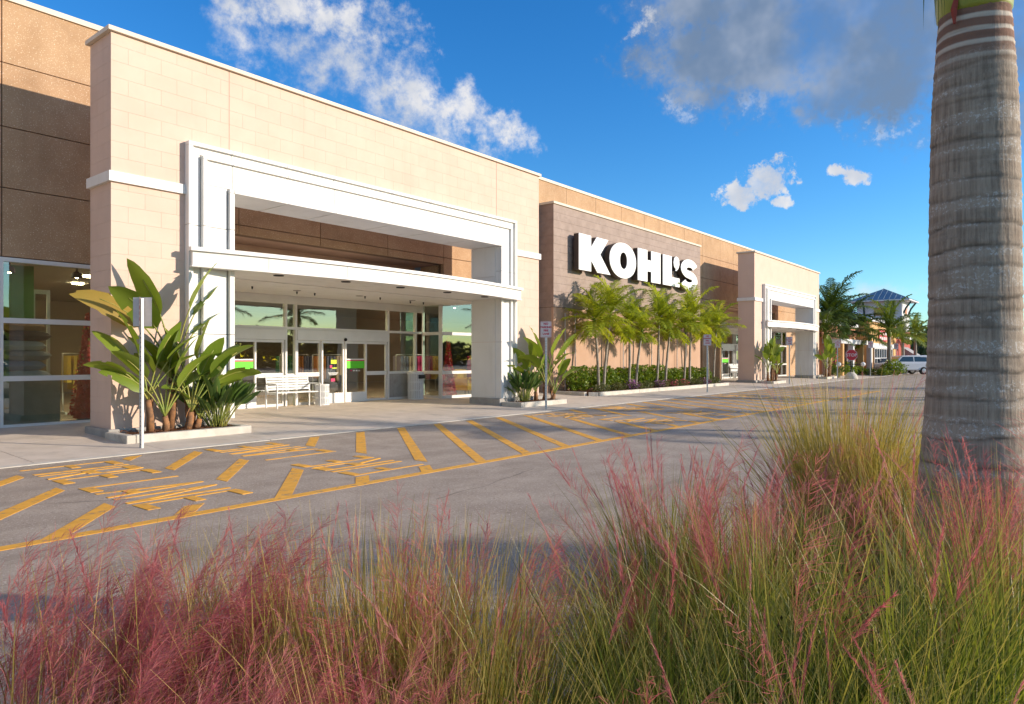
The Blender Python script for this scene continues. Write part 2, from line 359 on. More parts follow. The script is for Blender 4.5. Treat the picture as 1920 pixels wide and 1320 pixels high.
# ------------------------------------------------------------------ sidewalk (falls towards the road)
KY = 11.15
def gz(y): return 0.0255*(min(max(y, KY), 16.0)-KY)
def slab(x0, x1, y0, y1, material, parent, name='slab', dz=.012):
    b = MB(); b.box(x0, x1, y0, y1, -.05, 0)
    b.v = [(x, y, (gz(y)+dz if i >= 4 else -.08)) for i, (x, y, z) in enumerate(b.v)]; return b.build(name, material, parent)
sb = MB(); sb.box(-14, 96, KY, 16.0, -.1, 0); sb.v = [(x, y, (gz(y)+.004 if i % 8 >= 4 else -.1)) for i, (x, y, z) in enumerate(sb.v)]
sb.box(-14, 58, 16.0, 17.4, -.1, gz(16)+.004)
walk = struct(sb.build('sidewalk', m_joint))
xs = [-13.0+1.8*i for i in range(40)]; xs = [x for x in xs if x < 58]
off = (3.4-xs[0]) % 1.8
for i, x in enumerate(xs):
    x0 = x+off; x1 = x0+1.8-.012
    slab(x0, x1, KY+.172, 13.55, m_conc, walk); slab(x0, x1, 13.562, 16.0, m_conc, walk); slab(x0, x1, 16.012, 17.2, m_conc, walk)
for i in range(22): slab(-13+5.0*i, -13+5.0*i+4.98, KY+.003, KY+.16, m_kerb, walk, 'kerb_strip', .016)

# ------------------------------------------------------------------ the store
WY = 16.0; DY = 17.0; FZ = gz(16)+.012       # main wall face, door plane, floor level
store = thing('store_building', 'long beige and tan department store with two white framed entrance portals', 'building', (11.5, 16.0, 0))
ROWS = [3.44, 4.77, 5.95, 7.18, 8.40]
def panel(x0, x1, z0, z1, parent, g=.010): MB().box(x0+g, x1-g, WY, WY+.14, z0+g, z1-g).build('wall_panel', m_agg, parent)
core = MB(); OP = [(-20, 6.82, .0, 3.44), (6.82, 16.36, 0, 4.54), (16.36, 21.5, 0, 3.44)]
def holes(dx): return [(6.82+dx, 16.36+dx, 4.54), (16.36+dx, 21.5+dx, 3.44)]
E2 = 33.1
# backing wall behind the panels, with the glazed bays left open
for x0, x1, zb in ((-14, 6.76, 3.44), (6.76, 16.42, 4.54), (16.42, 21.4, 3.44), (21.4, 6.76+E2, 0), (6.76+E2, 16.42+E2, 4.54), (16.42+E2, 56.4, 3.44)):
    core.box(x0, x1, WY+.06, WY+.30, zb+.004, 8.38)
core.box(56.2, 56.4, WY+.3, 40, 0, 8.38); core.box(-14, -13.8, WY+.3, 40, 0, 8.38)
wall = core.build('backing_wall', m_aggj, store)
VJ = [-14, -10.1, -7.7, -5.3, -2.9, -.54, 1.86, 4.26, 6.76, 9.15, 11.55, 13.96, 16.36, 18.9, 21.2, 23.5, 25.75, 27.96, 30.17, 32.39, 34.65, 37.0, 39.55, 41.6, 44.2, 46.8, 49.4, 51.3, 53.7, 56.4]
for i in range(len(VJ)-1):
    x0, x1 = VJ[i], VJ[i+1]; xc = (x0+x1)/2
    inrec = 6.8 < xc < 16.4 or 6.8+E2-.4 < xc < 16.4+E2-.3
    for j in range(4):
        z0, z1 = ROWS[j], ROWS[j+1]
        if j == 0:
            if inrec: z0 = 4.54
            elif 21.2 < xc < 37.5: z0 = 3.44
        panel(x0, x1, z0, z1, wall)
    if 36.5 < xc < 39.9 : MB().box(x0+.01, min(x1, 39.8)-.01, WY, WY+.14, .05, 3.43).build('wall_panel', m_agg, wall)
for i in range(len(VJ)-1): MB().box(VJ[i]+.003, VJ[i+1]-.003, WY-.04, WY+.36, 8.392, 8.50).build('parapet_cap', m_cap, wall)
MB().box(-13.9, 53.1, WY+.31, 39.9, 8.0, 8.2).build('roof_slab', m_plinth, store)
# interior shell seen through the glass
shell = MB(); shell.box(-13.7, 52.9, 17.25, 34, FZ-.08, FZ-.01).build('store_floor', m_int_floor, store)
shell = MB(); shell.box(-13.7, 52.9, 30, 30.2, FZ, 4.2); shell.build('store_back_wall', m_int_wall, store)
MB().box(-13.7, 52.9, 17.32, 30, 3.62, 3.75).build('store_ceiling', m_int_ceil, store)

def storefront(x0, x1, z0, z1, y, xm, zm, parent, gm=m_glass, w=.055, name='window'):
    """a glazed bay: one frame mesh, every pane a child"""
    b = MB(); d0, d1 = y-.05, y+.07; xl = [x0]+list(xm)+[x1]; zl = [z0]+list(zm)+[z1]
    b.box(x0, x1, d0, d1, z0, z0+.09); b.box(x0, x1, d0, d1, z1-.08, z1)
    for x in xl: b.box(max(x0, x-w/2 if x not in (x0,) else x0), min(x1, x+w/2 if x not in (x1,) else x1), d0+.003, d1-.003, z0+.09, z1-.08)
    for z in zm: b.box(x0+.01, x1-.01, d0-.006, d1-.01, z-.05, z+.05)
    o = b.build(name, m_door, parent)
    for i in range(len(xl)-1):
        for j in range(len(zl)-1):
            MB().box(xl[i]+w/2-.012, xl[i+1]-w/2+.012, y, y+.012, zl[j]+(.078 if j == 0 else .04), zl[j+1]-(.068 if j == len(zl)-2 else .04)).build('pane', gm, o)
    return o
def side_window(x, y0, y1, z0, z1, zm, parent):
    b = MB(); b.box(x-.048, x+.048, y0+.125, y0+.16, z0+.01, z1-.01); b.box(x-.048, x+.048, y1-.09, y1-.055, z0+.01, z1-.01); b.box(x-.05, x+.05, y0+.125, y1-.055, z0, z0+.09); b.box(x-.05, x+.05, y0+.125, y1-.055, z1-.08, z1)
    for z in zm: b.box(x-.05, x+.05, y0+.125, y1-.055, z-.05, z+.05)
    o = b.build('window', m_door, parent); zl = [z0]+list(zm)+[z1]
    for j in range(len(zl)-1): MB().box(x-.006, x+.006, y0+.07, y1-.05, zl[j]+.04, zl[j+1]-.04).build('pane', m_glass, o)

def door_leaf(x0, x1, z0, z1, y, parent, kick=True, mid=False, poster=None):
    b = MB(); w = .05; f0, f1 = y-.03, y+.03; kz = z0+(.30 if kick else .07)
    b.box(x0, x0+w, f0, f1, z0, z1); b.box(x1-w, x1, f0, f1, z0, z1); b.box(x0+w, x1-w, f0, f1, z1-.07, z1); b.box(x0+w, x1-w, f0, f1, z0, kz)
    if mid: b.box(x0+w, x1-w, f0-.004, f1-.004, z0+.80, z0+.92)
    o = b.build('sliding_door', m_door, parent)
    if mid:
        MB().box(x0+w-.01, x1-w+.01, y, y+.01, kz-.01, z0+.81).build('pane', m_glassd, o); MB().box(x0+w-.01, x1-w+.01, y, y+.01, z0+.91, z1-.06).build('pane', m_glassd, o)
    else: MB().box(x0+w-.01, x1-w+.01, y, y+.01, kz-.01, z1-.06).build('pane', m_glassd, o)
    cx = (x0+x1)/2
    if poster == 'green':
        MB().box(x0+.07, x1-.08, y-.008, y-.004, z0+1.02, z0+1.24).build('poster', m_grn_poster, o)
        MB().box(x0+.07, x1-.08, y-.0085, y-.0045, z0+1.241, z0+1.275).build('poster', m_mag, o)
        MB().box(x0+.07, x1-.08, y-.0085, y-.0045, z0+1.276, z0+1.31).build('poster', m_wht_poster, o)
        for i in range(4): MB().box(cx-.2+.1*i, cx-.14+.1*i, y-.008, y-.004, z0+.93, z0+.97).build('sticker', (m_mag, m_wht_poster, m_wht_poster, m_alu)[i], o)
    if poster == 'yellow':
        MB().box(cx-.06, cx+.14, y-.008, y-.004, z0+1.16, z0+1.28).build('poster', m_yel_poster, o); MB().box(cx-.10, cx-.02, y-.0085, y-.0045, z0+1.04, z0+1.12).build('poster', m_mag, o)
        MB().box(cx-.02, cx+.15, y-.008, y-.004, z0+1.02, z0+1.05).build('poster', m_yel_poster, o)
        for q in range(3): MB().box(cx-.16+.02*q, cx+.2-.03*q, y-.008, y-.004, z0+.89-.03*q, z0+.905-.03*q).build('sticker', m_wht_poster, o)
        MB().box(cx-.06, cx+.08, y-.008, y-.004, z0+.64, z0+.73).build('sticker', m_mag, o)
    return o

def entrance(dx, dy, near):
    X = lambda v: v+dx
    Y0, Y1 = 13.26+dy, 14.22+dy; Z1 = 7.30
    # ---- portal core
    b = MB(); e = .02
    b.box(X(5.17), X(7.36), Y0+e, Y1-e, 0, 4.86); b.box(X(15.80), X(17.90), Y0+e, Y1-e, 0, 4.86); b.box(X(5.17), X(17.90), Y0+e, Y1-e, 4.86, Z1)
    portal = b.build('entrance_portal', m_blockj if near else m_block, store)
    # ---- scored stucco blocks
    if near:
        bh, bw, g = .2865, .585, .0014; nrow = int((Z1-.20)/bh)
        for r in range(nrow+1):
            z0 = .20+r*bh; z1 = min(z0+bh, Z1)
            if z1-z0 < .05: continue
            spans = [(5.15, 7.365), (7.38, 15.79), (15.805, 17.92)] if z0 > 5.60 else [(5.15, 6.50), (16.57, 17.92)]
            for (a, c) in spans:
                x = a-(bw/2 if r % 2 else 0)
                while x < c-.02:
                    u0, u1 = max(x, a), min(x+bw, c)
                    if u1-u0 > .04: MB().box(X(u0)+g, X(u1)-g, Y0+.012, Y0+.05, z0+g, z1-g).build('block', m_block, portal)
                    x += bw
            y = Y0-(bw/2 if r % 2 else 0)+.052
            while y < Y1-.005:
                v0, v1 = max(y, Y0+.052), min(y+bw, Y1)
                if v1-v0 > .006: MB().box(X(5.162), X(5.20), v0+g, v1-g, z0+g, z1-g).build('block', m_block, portal)
                y += bw
    # ---- coping, band, plinth
    for i in range(4):
        xa = X(5.09+i*3.2225); MB().box(xa, xa+3.2185, Y0-.05, Y1+.05, Z1+.003, 7.38).build('coping', m_cap, portal)
    MB().box(X(5.10), X(6.47), Y0-.045, Y0+.06, 4.63, 4.81).build('trim_band', m_white, portal); MB().box(X(5.10), X(5.19), Y0+.062, Y1+.02, 4.63, 4.81).build('trim_band', m_white, portal)
    MB().box(X(16.60), X(17.97), Y0-.045, Y0+.06, 4.63, 4.81).build('trim_band', m_white, portal)
    MB().box(X(5.08), X(7.34), Y0-.06, Y1+.05, 0, .215).build('plinth', m_plinth, portal, bevel=.02); MB().box(X(15.70), X(17.98), Y0-.20, Y1+.05, 0, .27).build('plinth', m_plinth, portal, bevel=.012)
    # ---- stepped white frame, panel by panel
    def ring(ox0, ox1, oz, ix0, ix1, iz, y, xs_, zs_, base):
        zc = [base]+[z for z in zs_ if base < z < iz]+[iz]
        for q in range(len(zc)-1):
            for (a, c) in ((ox0, ix0), (ix1, ox1)): MB().box(X(a), X(c), Y0-y, Y0+.03, zc[q]+.004, zc[q+1]-.004).build('frame_panel', m_white, portal, bevel=.006)
        xl = [ox0]+[x for x in xs_ if ox0 < x < ox1]+[ox1]
        for q in range(len(xl)-1): MB().box(X(xl[q])+(.004 if q else 0), X(xl[q+1])-(.004 if q < len(xl)-2 else 0), Y0-y, Y0+.03, iz, oz).build('frame_panel', m_white, portal, bevel=.006)
    SX = [7.37, 8.62, 9.86, 11.6, 12.95, 14.5, 15.78]; SZ = [1.95, 4.05]
    MB().box(X(6.48), X(7.37), Y0-.05, Y0+.028, .2, 5.62).build('frame_backing', m_plinth, portal); MB().box(X(15.80), X(16.59), Y0-.05, Y0+.028, .28, 5.62).build('frame_backing', m_plinth, portal); MB().box(X(7.372), X(15.798), Y0-.05, Y0+.028, 4.84, 5.62).build('frame_backing', m_plinth, portal)
    ring(6.47, 16.60, 5.65, 6.56, 16.51, 5.575, .150, SX, SZ, .27); ring(6.56, 16.51, 5.575, 6.72, 16.36, 5.43, .085, SX, SZ, .27)
    ring(6.74, 16.34, 5.41, 6.82, 16.26, 5.35, .185, SX, SZ, .27); ring(6.82, 16.26, 5.35, 7.26, 15.90, 4.87, .125, SX, SZ, .27)
    ring(7.28, 15.88, 4.85, 7.38, 15.78, 4.785, .20, SX, SZ, .27)
    # opening reveals
    for q, (za, zb) in enumerate(((.275, 1.946), (1.954, 3.9), (3.908, 4.785))):
        MB().box(X(15.765), X(15.80), Y0+.032, Y1+.02, za, zb).build('reveal_panel', m_white, portal); MB().box(X(7.358), X(7.385), Y0+.032, Y1+.02, za, zb).build('reveal_panel', m_white, portal)
    for q in range(len(SX)-1): MB().box(X(SX[q])+.02, X(SX[q+1])-.014, Y0+.032, Y1+.02, 4.79, 4.858).build('reveal_panel', m_white, portal)
    # ---- bowed canopy
    def bow(y_off, x0, x1, n=28): return [(X(x0+(x1-x0)*i/n), 12.98+dy+y_off-.54*(1-(2*i/n-1)**2)) for i in range(n+1)]
    yb = Y0-.21
    fr = bow(0, 6.48, 16.62)
    def bowslab(line, z0, z1):
        b = MB(); n_ = len(line)
        for (x, y) in line: b.v += [(x, y, z0), (x, y, z1), (x, yb, z0), (x, yb, z1)]
        for i in range(n_-1):
            a = 4*i; c = a+4; b.f += [(a, c, c+1, a+1), (a+1, c+1, c+3, a+3), (a+3, c+3, c+2, a+2), (a+2, c+2, c, a)]
        e_ = 4*(n_-1); b.f += [(0, 1, 3, 2), (e_, e_+2, e_+3, e_+1)]; return b
    canopy = bowslab(fr, 3.25, 3.52).build('canopy', m_white, store)
    bowslab(bow(-.05, 6.43, 16.67), 3.523, 3.60).build('canopy_lip', m_white, canopy)
    bowslab(bow(-.025, 6.455, 16.645), 3.222, 3.247).build('canopy_lip', m_white, canopy)
    for i in (4, 9, 14, 19, 24):
        p, q = fr[i], fr[i+1]; MB().box(p[0]-.003, p[0]+.003, p[1]-.004, p[1]+.02, 3.26, 3.51).build('panel_seam', m_plinth, canopy)
    MB().box(X(7.39), X(15.76), yb+.002, Y1+.02, 3.23, 3.50).build('canopy_soffit', m_white, canopy)
    MB().box(X(6.45), X(16.72), Y1+.022, DY-.062, 3.21, 3.46).build('canopy_soffit', m_white, canopy)
    for i in range(5):
        cx, cy = X(8.3+1.65*i), 12.95+dy+(.0 if i in (0, 4) else -.12); MB().lathe([(.11, 3.218), (.105, 3.202), (.07, 3.208)], 14, (cx, cy, 0)).build('downlight', m_dark, canopy)
    for i in range(4):
        MB().lathe([(.10, 3.208), (.095, 3.195), (.07, 3.198)], 12, (X(8.4+2.0*i), 15.4, 0)).build('downlight', m_plinth, canopy)
        for dd in (.7, 1.25): MB().lathe([(.025, 3.209), (.02, 3.17), (.012, 3.14)], 8, (X(7.9+2.0*i+dd), 15.4+.3*(i % 2), 0)).build('sprinkler', m_dark, canopy)
    # ---- recess above the canopy
    MB().box(X(6.84), X(16.34), DY+.36, DY+.5, 3.30, 4.54).build('recess_wall', m_tan, store); MB().box(X(6.84), X(16.34), DY-.06, DY+.355, 3.30, 3.44).build('canopy_roof', m_plinth, store)
    MB().box(X(6.80), X(16.38), WY+.302, DY+.5, 4.545, 4.66).build('recess_soffit', m_tan, store)
    MB().box(X(16.37), X(16.55), WY+.302, DY+.1, 3.45, 4.54).build('recess_side', m_agg, store); MB().box(X(6.60), X(6.83), WY+.302, DY+.1, 3.45, 4.54).build('recess_side', m_agg, store)
    # ---- glazing
    TZ = 2.30
    sf = MB()
    for (a, c) in ((6.84, 11.08), (11.44, 14.80)):
        sf.box(X(a), X(c), DY-.09, DY+.09, 1.98, 2.27)
    for x in (6.86, 11.10, 11.42, 14.82, 16.02): sf.box(X(x)-.03, X(x)+.03, DY-.062, DY+.07, FZ, 3.2)
    sf.box(X(6.84), X(16.34), DY-.066, DY+.066, 2.272, 2.345); sf.box(X(6.84), X(16.34), DY-.066, DY+.066, 2.98, 3.206)
    front = sf.build('door_storefront', m_door, store, bevel=.004)
    for (a, c) in ((6.89, 11.07), (11.13, 11.39), (11.45, 14.79), (14.85, 15.99)): MB().box(X(a)-.01, X(c)+.01, DY, DY+.012, 2.34, 2.99).build('pane', m_glass, front)
    MB().box(X(11.12), X(11.40), DY, DY+.012, FZ+.02, 2.28).build('pane', m_glass, front); MB().box(X(11.12), X(11.40), DY-.03, DY+.03, FZ+.80, FZ+.90).build('rail', m_door, front)
    MB().box(X(14.84), X(16.0), DY, DY+.012, 1.04, 2.28).build('pane', m_glass, front); MB().box(X(14.84), X(16.0), DY-.02, DY+.02, FZ+.07, .96).build('infill_panel', m_plinth, front); MB().box(X(14.84), X(16.0), DY-.05, DY+.05, .962, 1.042).build('rail', m_door, front); MB().box(X(14.84), X(16.0), DY-.05, DY+.05, FZ, FZ+.068).build('rail', m_door, front)
    z0, z1 = FZ+.004, 1.975
    for i, (a, c, kind) in enumerate(((6.9, 7.85, 'm'), (7.86, 8.72, ''), (9.05, 10.22, 'k'), (10.24, 11.04, 'm'))): pass
    door_leaf(X(6.92), X(7.95), z0, z1, DY+.02, front, False, True); door_leaf(X(7.93), X(8.92), z0, z1, DY-.045, front, True, False, 'yellow')
    door_leaf(X(9.02), X(10.18), z0, z1, DY-.045, front, True, False, 'green'); door_leaf(X(10.16), X(11.06), z0, z1, DY+.02, front, False, True)
    door_leaf(X(11.46), X(12.28), z0, z1, DY+.02, front, False, True); door_leaf(X(12.26), X(13.06), z0, z1, DY-.045, front, True, False, 'yellow')
    door_leaf(X(13.10), X(13.92), z0, z1, DY-.045, front, True, False, 'green'); door_leaf(X(13.90), X(14.78), z0, z1, DY+.02, front, False, True)
    for cx in (8.95, 13.08): MB().ball((X(cx), DY-.12, 2.02), .05, 8).build('motion_sensor', m_dark, front)
    side_window(X(16.33), WY, DY, FZ, 3.43, (.99, 2.28), store); side_window(X(6.87), WY, DY, FZ, 3.43, (.99, 2.28), store)
    storefront(X(16.28), X(21.3 if near else 18.8), FZ, 3.43, WY+.05, [X(16.36)+v for v in ((1.66, 3.3) if near else (1.4,))], (.99, 2.28), store)
    if not near: MB().box(X(18.82), 56.3, WY+.02, WY+.25, .05, 3.43).build('wall_panel', m_agg, store)
    return portal
entrance(0, 0, True); entrance(E2, .25, False)
storefront(-10.1, 6.92, FZ-.04, 3.43, WY+.05, [-7.7, -5.3, -2.9, -.54, 1.86, 4.26], (1.08, 2.21), store)
# ---- sign panel with coursed cladding
PX0, PX1, PY, PZ = 21.6, 35.1, 15.30, 7.36
sp = MB(); sp.box(PX0+.02, PX1-.02, PY+.02, WY+.05, 0, PZ); panel_core = sp.build('sign_panel', m_aggj, store)
MB().box(PX0, PX1, PY, PY+.1, .05, 3.40).build('lower_wall', m_tan, panel_core); MB().box(PX0, PX0+.05, PY+.102, WY-.002, .05, 3.40).build('lower_wall', m_clad, panel_core); MB().box(PX1-.05, PX1, PY+.102, WY-.002, .05, 3.40).build('lower_wall', m_clad, panel_core)
n = 13; ch = (PZ-3.42)/n
for i in range(n):
    za = 3.42+i*ch; MB().box(PX0, PX1, PY, PY+.1, za+.003, za+ch-.003).build('cladding_course', m_clad, panel_core)
    MB().box(PX0, PX0+.05, PY+.102, WY-.002, za+.003, za+ch-.003).build('cladding_course', m_clad, panel_core)
for i in range(4): MB().box(PX0-.05+i*3.4, PX0-.05+i*3.4+3.396, PY-.05, WY-.045, PZ+.003, PZ+.09).build('coping', m_cap, panel_core)
for x in (22.25, 22.95, 25.3, 26.75, 27.25, 29.4, 32.1): MB().tube([(x, PY-.09, .1), (x, PY-.09, 3.2)], .022, 6).build('trellis_wire', m_alu, panel_core)
# ---- letters of the store sign
sign = thing('store_sign', 'huge white raised block letters on the brown sign panel above the palms', 'sign', (28.5, PY, 4.93))
LY0, LY1 = 14.92, 15.17; LZ0, LZ1 = 4.93, 6.36
def uX(u, y=LY0): d = FWD*1300+RGT*(u-960); return d.x*y/d.y
def ring_pts(cx, cz, rx, rz, n=40, ph=0, ex=2.0):
    out = []
    for i in range(n):
        a = 2*math.pi*i/n+ph; c, s_ = math.cos(a), math.sin(a); out.append((cx+rx*math.copysign(abs(c)**(2/ex), c), cz+rz*math.copysign(abs(s_)**(2/ex), s_)))
    return out
def letter(u0, u1, polys, hole=None, z0=LZ0, z1=LZ1):
    x0, x1 = uX(u0), uX(u1); tr = lambda p: (x0+(x1-x0)*p[0], z0+(z1-z0)*p[1])
    def ex(ya, yb, g=0):
        b = MB()
        if hole:
            o = [tr(p) for p in polys[0]]; h = [tr(p) for p in hole]; n = len(o); i = len(b.v)
            for y in (ya, yb): b.v += [(p[0], y, p[1]) for p in o]+[(p[0], y, p[1]) for p in h]
            for k in range(n):
                k2 = (k+1) % n; b.f += [(i+k, i+k2, i+n+k2, i+n+k), (i+2*n+k2, i+2*n+k, i+3*n+k, i+3*n+k2), (i+k, i+2*n+k, i+2*n+k2, i+k2), (i+n+k2, i+3*n+k2, i+3*n+k, i+n+k)]
        else:
            for p in polys: b.prism([tr(q) for q in p], ya, yb, 'y')
        return b
    o = ex(LY0+.03, LY1).build('letter', m_letside, sign); ex(LY0, LY0+.028).build('letter_face', m_letter, o)
    for t in (.25, .7): MB().box(x0+(x1-x0)*t-.06, x0+(x1-x0)*t+.06, LY1, PY-.001, (z0+z1)/2-.1, (z0+z1)/2+.1).build('bracket', m_letside, o)
letter(1085.7, 1144.7, [[(0, 0), (.37, 0), (.37, .32), (.57, 0), (1, 0), (.66, .53), (.93, 1), (.55, 1), (.37, .68), (.37, 1), (0, 1)]])
letter(1143.2, 1192.6, [ring_pts(.5, .5, .5, .53, 44, 0, 2.1)], ring_pts(.515, .5, .135, .25, 44, 0, 2.2))
letter(1196.0, 1238.6, [[(0, 0), (.41, 0), (.41, .33), (.58, .33), (.58, 0), (1, 0), (1, 1), (.58, 1), (.58, .69), (.41, .69), (.41, 1), (0, 1)]])
letter(1243.0, 1274.2, [[(0, 0), (1, 0), (1, .30), (.52, .30), (.52, 1), (0, 1)]])
letter(1262.6, 1274.0, [[(.05, .80), (.10, .70), (.25, .62), (.42, .60), (.34, .52), (.52, .53), (.82, .62), (1, .76), (.98, .90), (.78, .99), (.45, 1.02), (.16, .95)]], z0=LZ0+.02, z1=LZ1+.02)
def s_poly(hw=.165):
    c = []
    for i in range(26): a = R(18+252*i/25); c.append((.52+.34*math.cos(a), .705+.20*math.sin(a)))
    for i in range(1, 27): a = R(90-252*i/26); c.append((.48+.35*math.cos(a), .295+.20*math.sin(a)))
    L_, R_ = [], []
    for i, p in enumerate(c):
        q0, q1 = c[max(i-1, 0)], c[min(i+1, len(c)-1)]; d = Vector((q1[0]-q0[0], (q1[1]-q0[1])*1.0)).normalized(); n_ = Vector((-d.y, d.x)); w = hw*(1-.05*abs(n_.y))
        L_.append((p[0]+n_.x*w, p[1]+n_.y*w*.88)); R_.append((p[0]-n_.x*w, p[1]-n_.y*w*.88))
    return L_, R_
Ls, Rs = s_poly()
letter(1276.5, 1308.0, [list(Rs)+list(reversed(Ls))], z0=LZ0, z1=LZ1)
# ------------------------------------------------------------------ planters
def kerb_run(pts, h, w, parent, zf=gz, material=m_kerb):
    """kerb pieces along an open polyline; the line is the outer face, the kerb lies to its left"""
    for i in range(len(pts)-1):
        p, q = Vector((*pts[i], 0)), Vector((*pts[i+1], 0)); d = (q-p).normalized(); n_ = Vector((-d.y, d.x, 0))
        L = (q-p).length; k = max(1, round(L/3.0))
        for j in range(k):
            a = p+d*(L*j/k+.003+(w+.002 if i and j == 0 else 0)); b = p+d*(L*(j+1)/k-.003); mb = MB(); quad_ = [a, b, b+n_*w, a+n_*w]
            z = min(zf(v.y) for v in quad_)
            mb.prism([(v.x, v.y) for v in quad_], -.05, z+h); mb.build('kerb', material, parent, bevel=.015)
def mulch_bed(poly, z, parent, n=26, amp=.05):
    b = MB(); x0, x1 = min(p[0] for p in poly), max(p[0] for p in poly); y0, y1 = min(p[1] for p in poly), max(p[1] for p in poly)
    nx = max(6, int((x1-x0)/.12)); ny = max(6, int((y1-y0)/.12))
    for i in range(nx+1):
        for j in range(ny+1):
            s_, t_ = i/nx, j/ny; b.v.append((x0+(x1-x0)*s_, y0+(y1-y0)*t_, z+amp*math.sin(math.pi*s_)**.5*math.sin(math.pi*t_)**.5+random.uniform(-.012, .012)))
    for i in range(nx):
        for j in range(ny): a = i*(ny+1)+j; b.f.append((a, a+ny+1, a+ny+2, a+1))
    o = b.build('mulch', m_mulch, parent)
    c = MB()
    for _ in range(int(260*(x1-x0)*(y1-y0))):
        p = Vector((random.uniform(x0+.03, x1-.03), random.uniform(y0+.03, y1-.03), z+amp+random.uniform(-.03, .02))); a = random.uniform(0, 6.28); l = random.uniform(.015, .05); d = Vector((math.cos(a), math.sin(a), random.uniform(-.4, .4)))*l; e = Vector((-math.sin(a), math.cos(a), random.uniform(-.5, .5)))*random.uniform(.005, .012)
        c.quad(tuple(p-d-e), tuple(p+d-e), tuple(p+d+e), tuple(p-d+e))
    c.build('bark_chips', m_chip, parent, kind='stuff')
def planter(label, x0, x1, y0, y1, h=.15):
    t = thing('planter', label, 'planter', ((x0+x1)/2, (y0+y1)/2, 0))
    kerb_run([(x0, y1), (x0, y0), (x1, y0), (x1, y1)], h, .15, t); mulch_bed([(x0+.15, y0+.15), (x1-.15, y1-.01)], gz(y0)+h-.05, t); return t
planter('low concrete planter under the tall bird-of-paradise at the near portal\'s left pier', 5.02, 7.30, 12.30, 13.20)
planter('low concrete planter at the near portal\'s right pier, in front of the brown panel', 15.76, 18.1, 12.30, 13.05)
planter('small far planter at the left pier of the far portal', 38.2, 40.3, 12.45, 13.30)
planter('small far planter at the right pier of the far portal', 48.9, 51.6, 12.45, 13.05)
t = thing('planter', 'long low concrete planter below the giant letters, full of palms and hedge', 'planter', (28, 14.4, 0))
kerb_run([(21.55, 15.25), (21.4, 13.78), (21.72, 13.40), (34.3, 13.40), (34.3, 15.25)], .15, .15, t); mulch_bed([(21.62, 13.56), (34.14, 15.28)], gz(13.4)+.10, t)

# ------------------------------------------------------------------ plants
m_bop = leafmat('bird_of_paradise_leaf', (.105, .185, .020), (.27, .335, .045), .36, .35, 2.0)
m_bopold = leafmat('yellowing_leaf', (.30, .26, .04), (.38, .22, .05), .3, .5)
m_pet = mat('leaf_stalk', (.20, .26, .05), .5, (.34, .30, .07), 3, coord='obj'); m_oldstalk = mat('dead_leaf_base', (.36, .17, .07), .8, (.16, .09, .05), 9, coord='obj', bump=.4)
m_shrub = leafmat('strelitzia_leaf', (.045, .10, .020), (.11, .17, .035), .25, .4, 2.5)
m_palmleaf = leafmat('palm_leaflet', (.18, .28, .02), (.48, .50, .04), .48, .42, 2.2, c3=(.40, .27, .02))
m_palmdark = leafmat('royal_palm_leaflet', (.045, .095, .016), (.115, .165, .026), .32, .45, 2.0)
m_ptrunk = mat('palm_trunk_thin', (.36, .31, .25), .85, (.24, .205, .16), 7, .35, .65, .5, 40, coord='obj')
m_cshaft = mat('green_crownshaft', (.18, .27, .04), .5, (.28, .30, .07), 3, coord='obj')
m_hedge = leafmat('hedge_leaf', (.075, .150, .014), (.215, .275, .020), .35, .45, 3.0, attr='rnd')
m_hedge2 = leafmat('low_shrub_leaf', (.06, .09, .03), (.17, .16, .05), .3, .5, 3.0, attr='rnd')
m_purple = leafmat('purple_petal', (.42, .14, .42), (.62, .30, .56), .3, .5, attr='rnd', tcol=(1, 1, 1)); m_pink = leafmat('pink_petal', (.55, .06, .13), (.72, .20, .24), .3, .5, attr='rnd', tcol=(1, 1, 1))
m_orange = mat('orange_flower', (.85, .24, .02), .5)

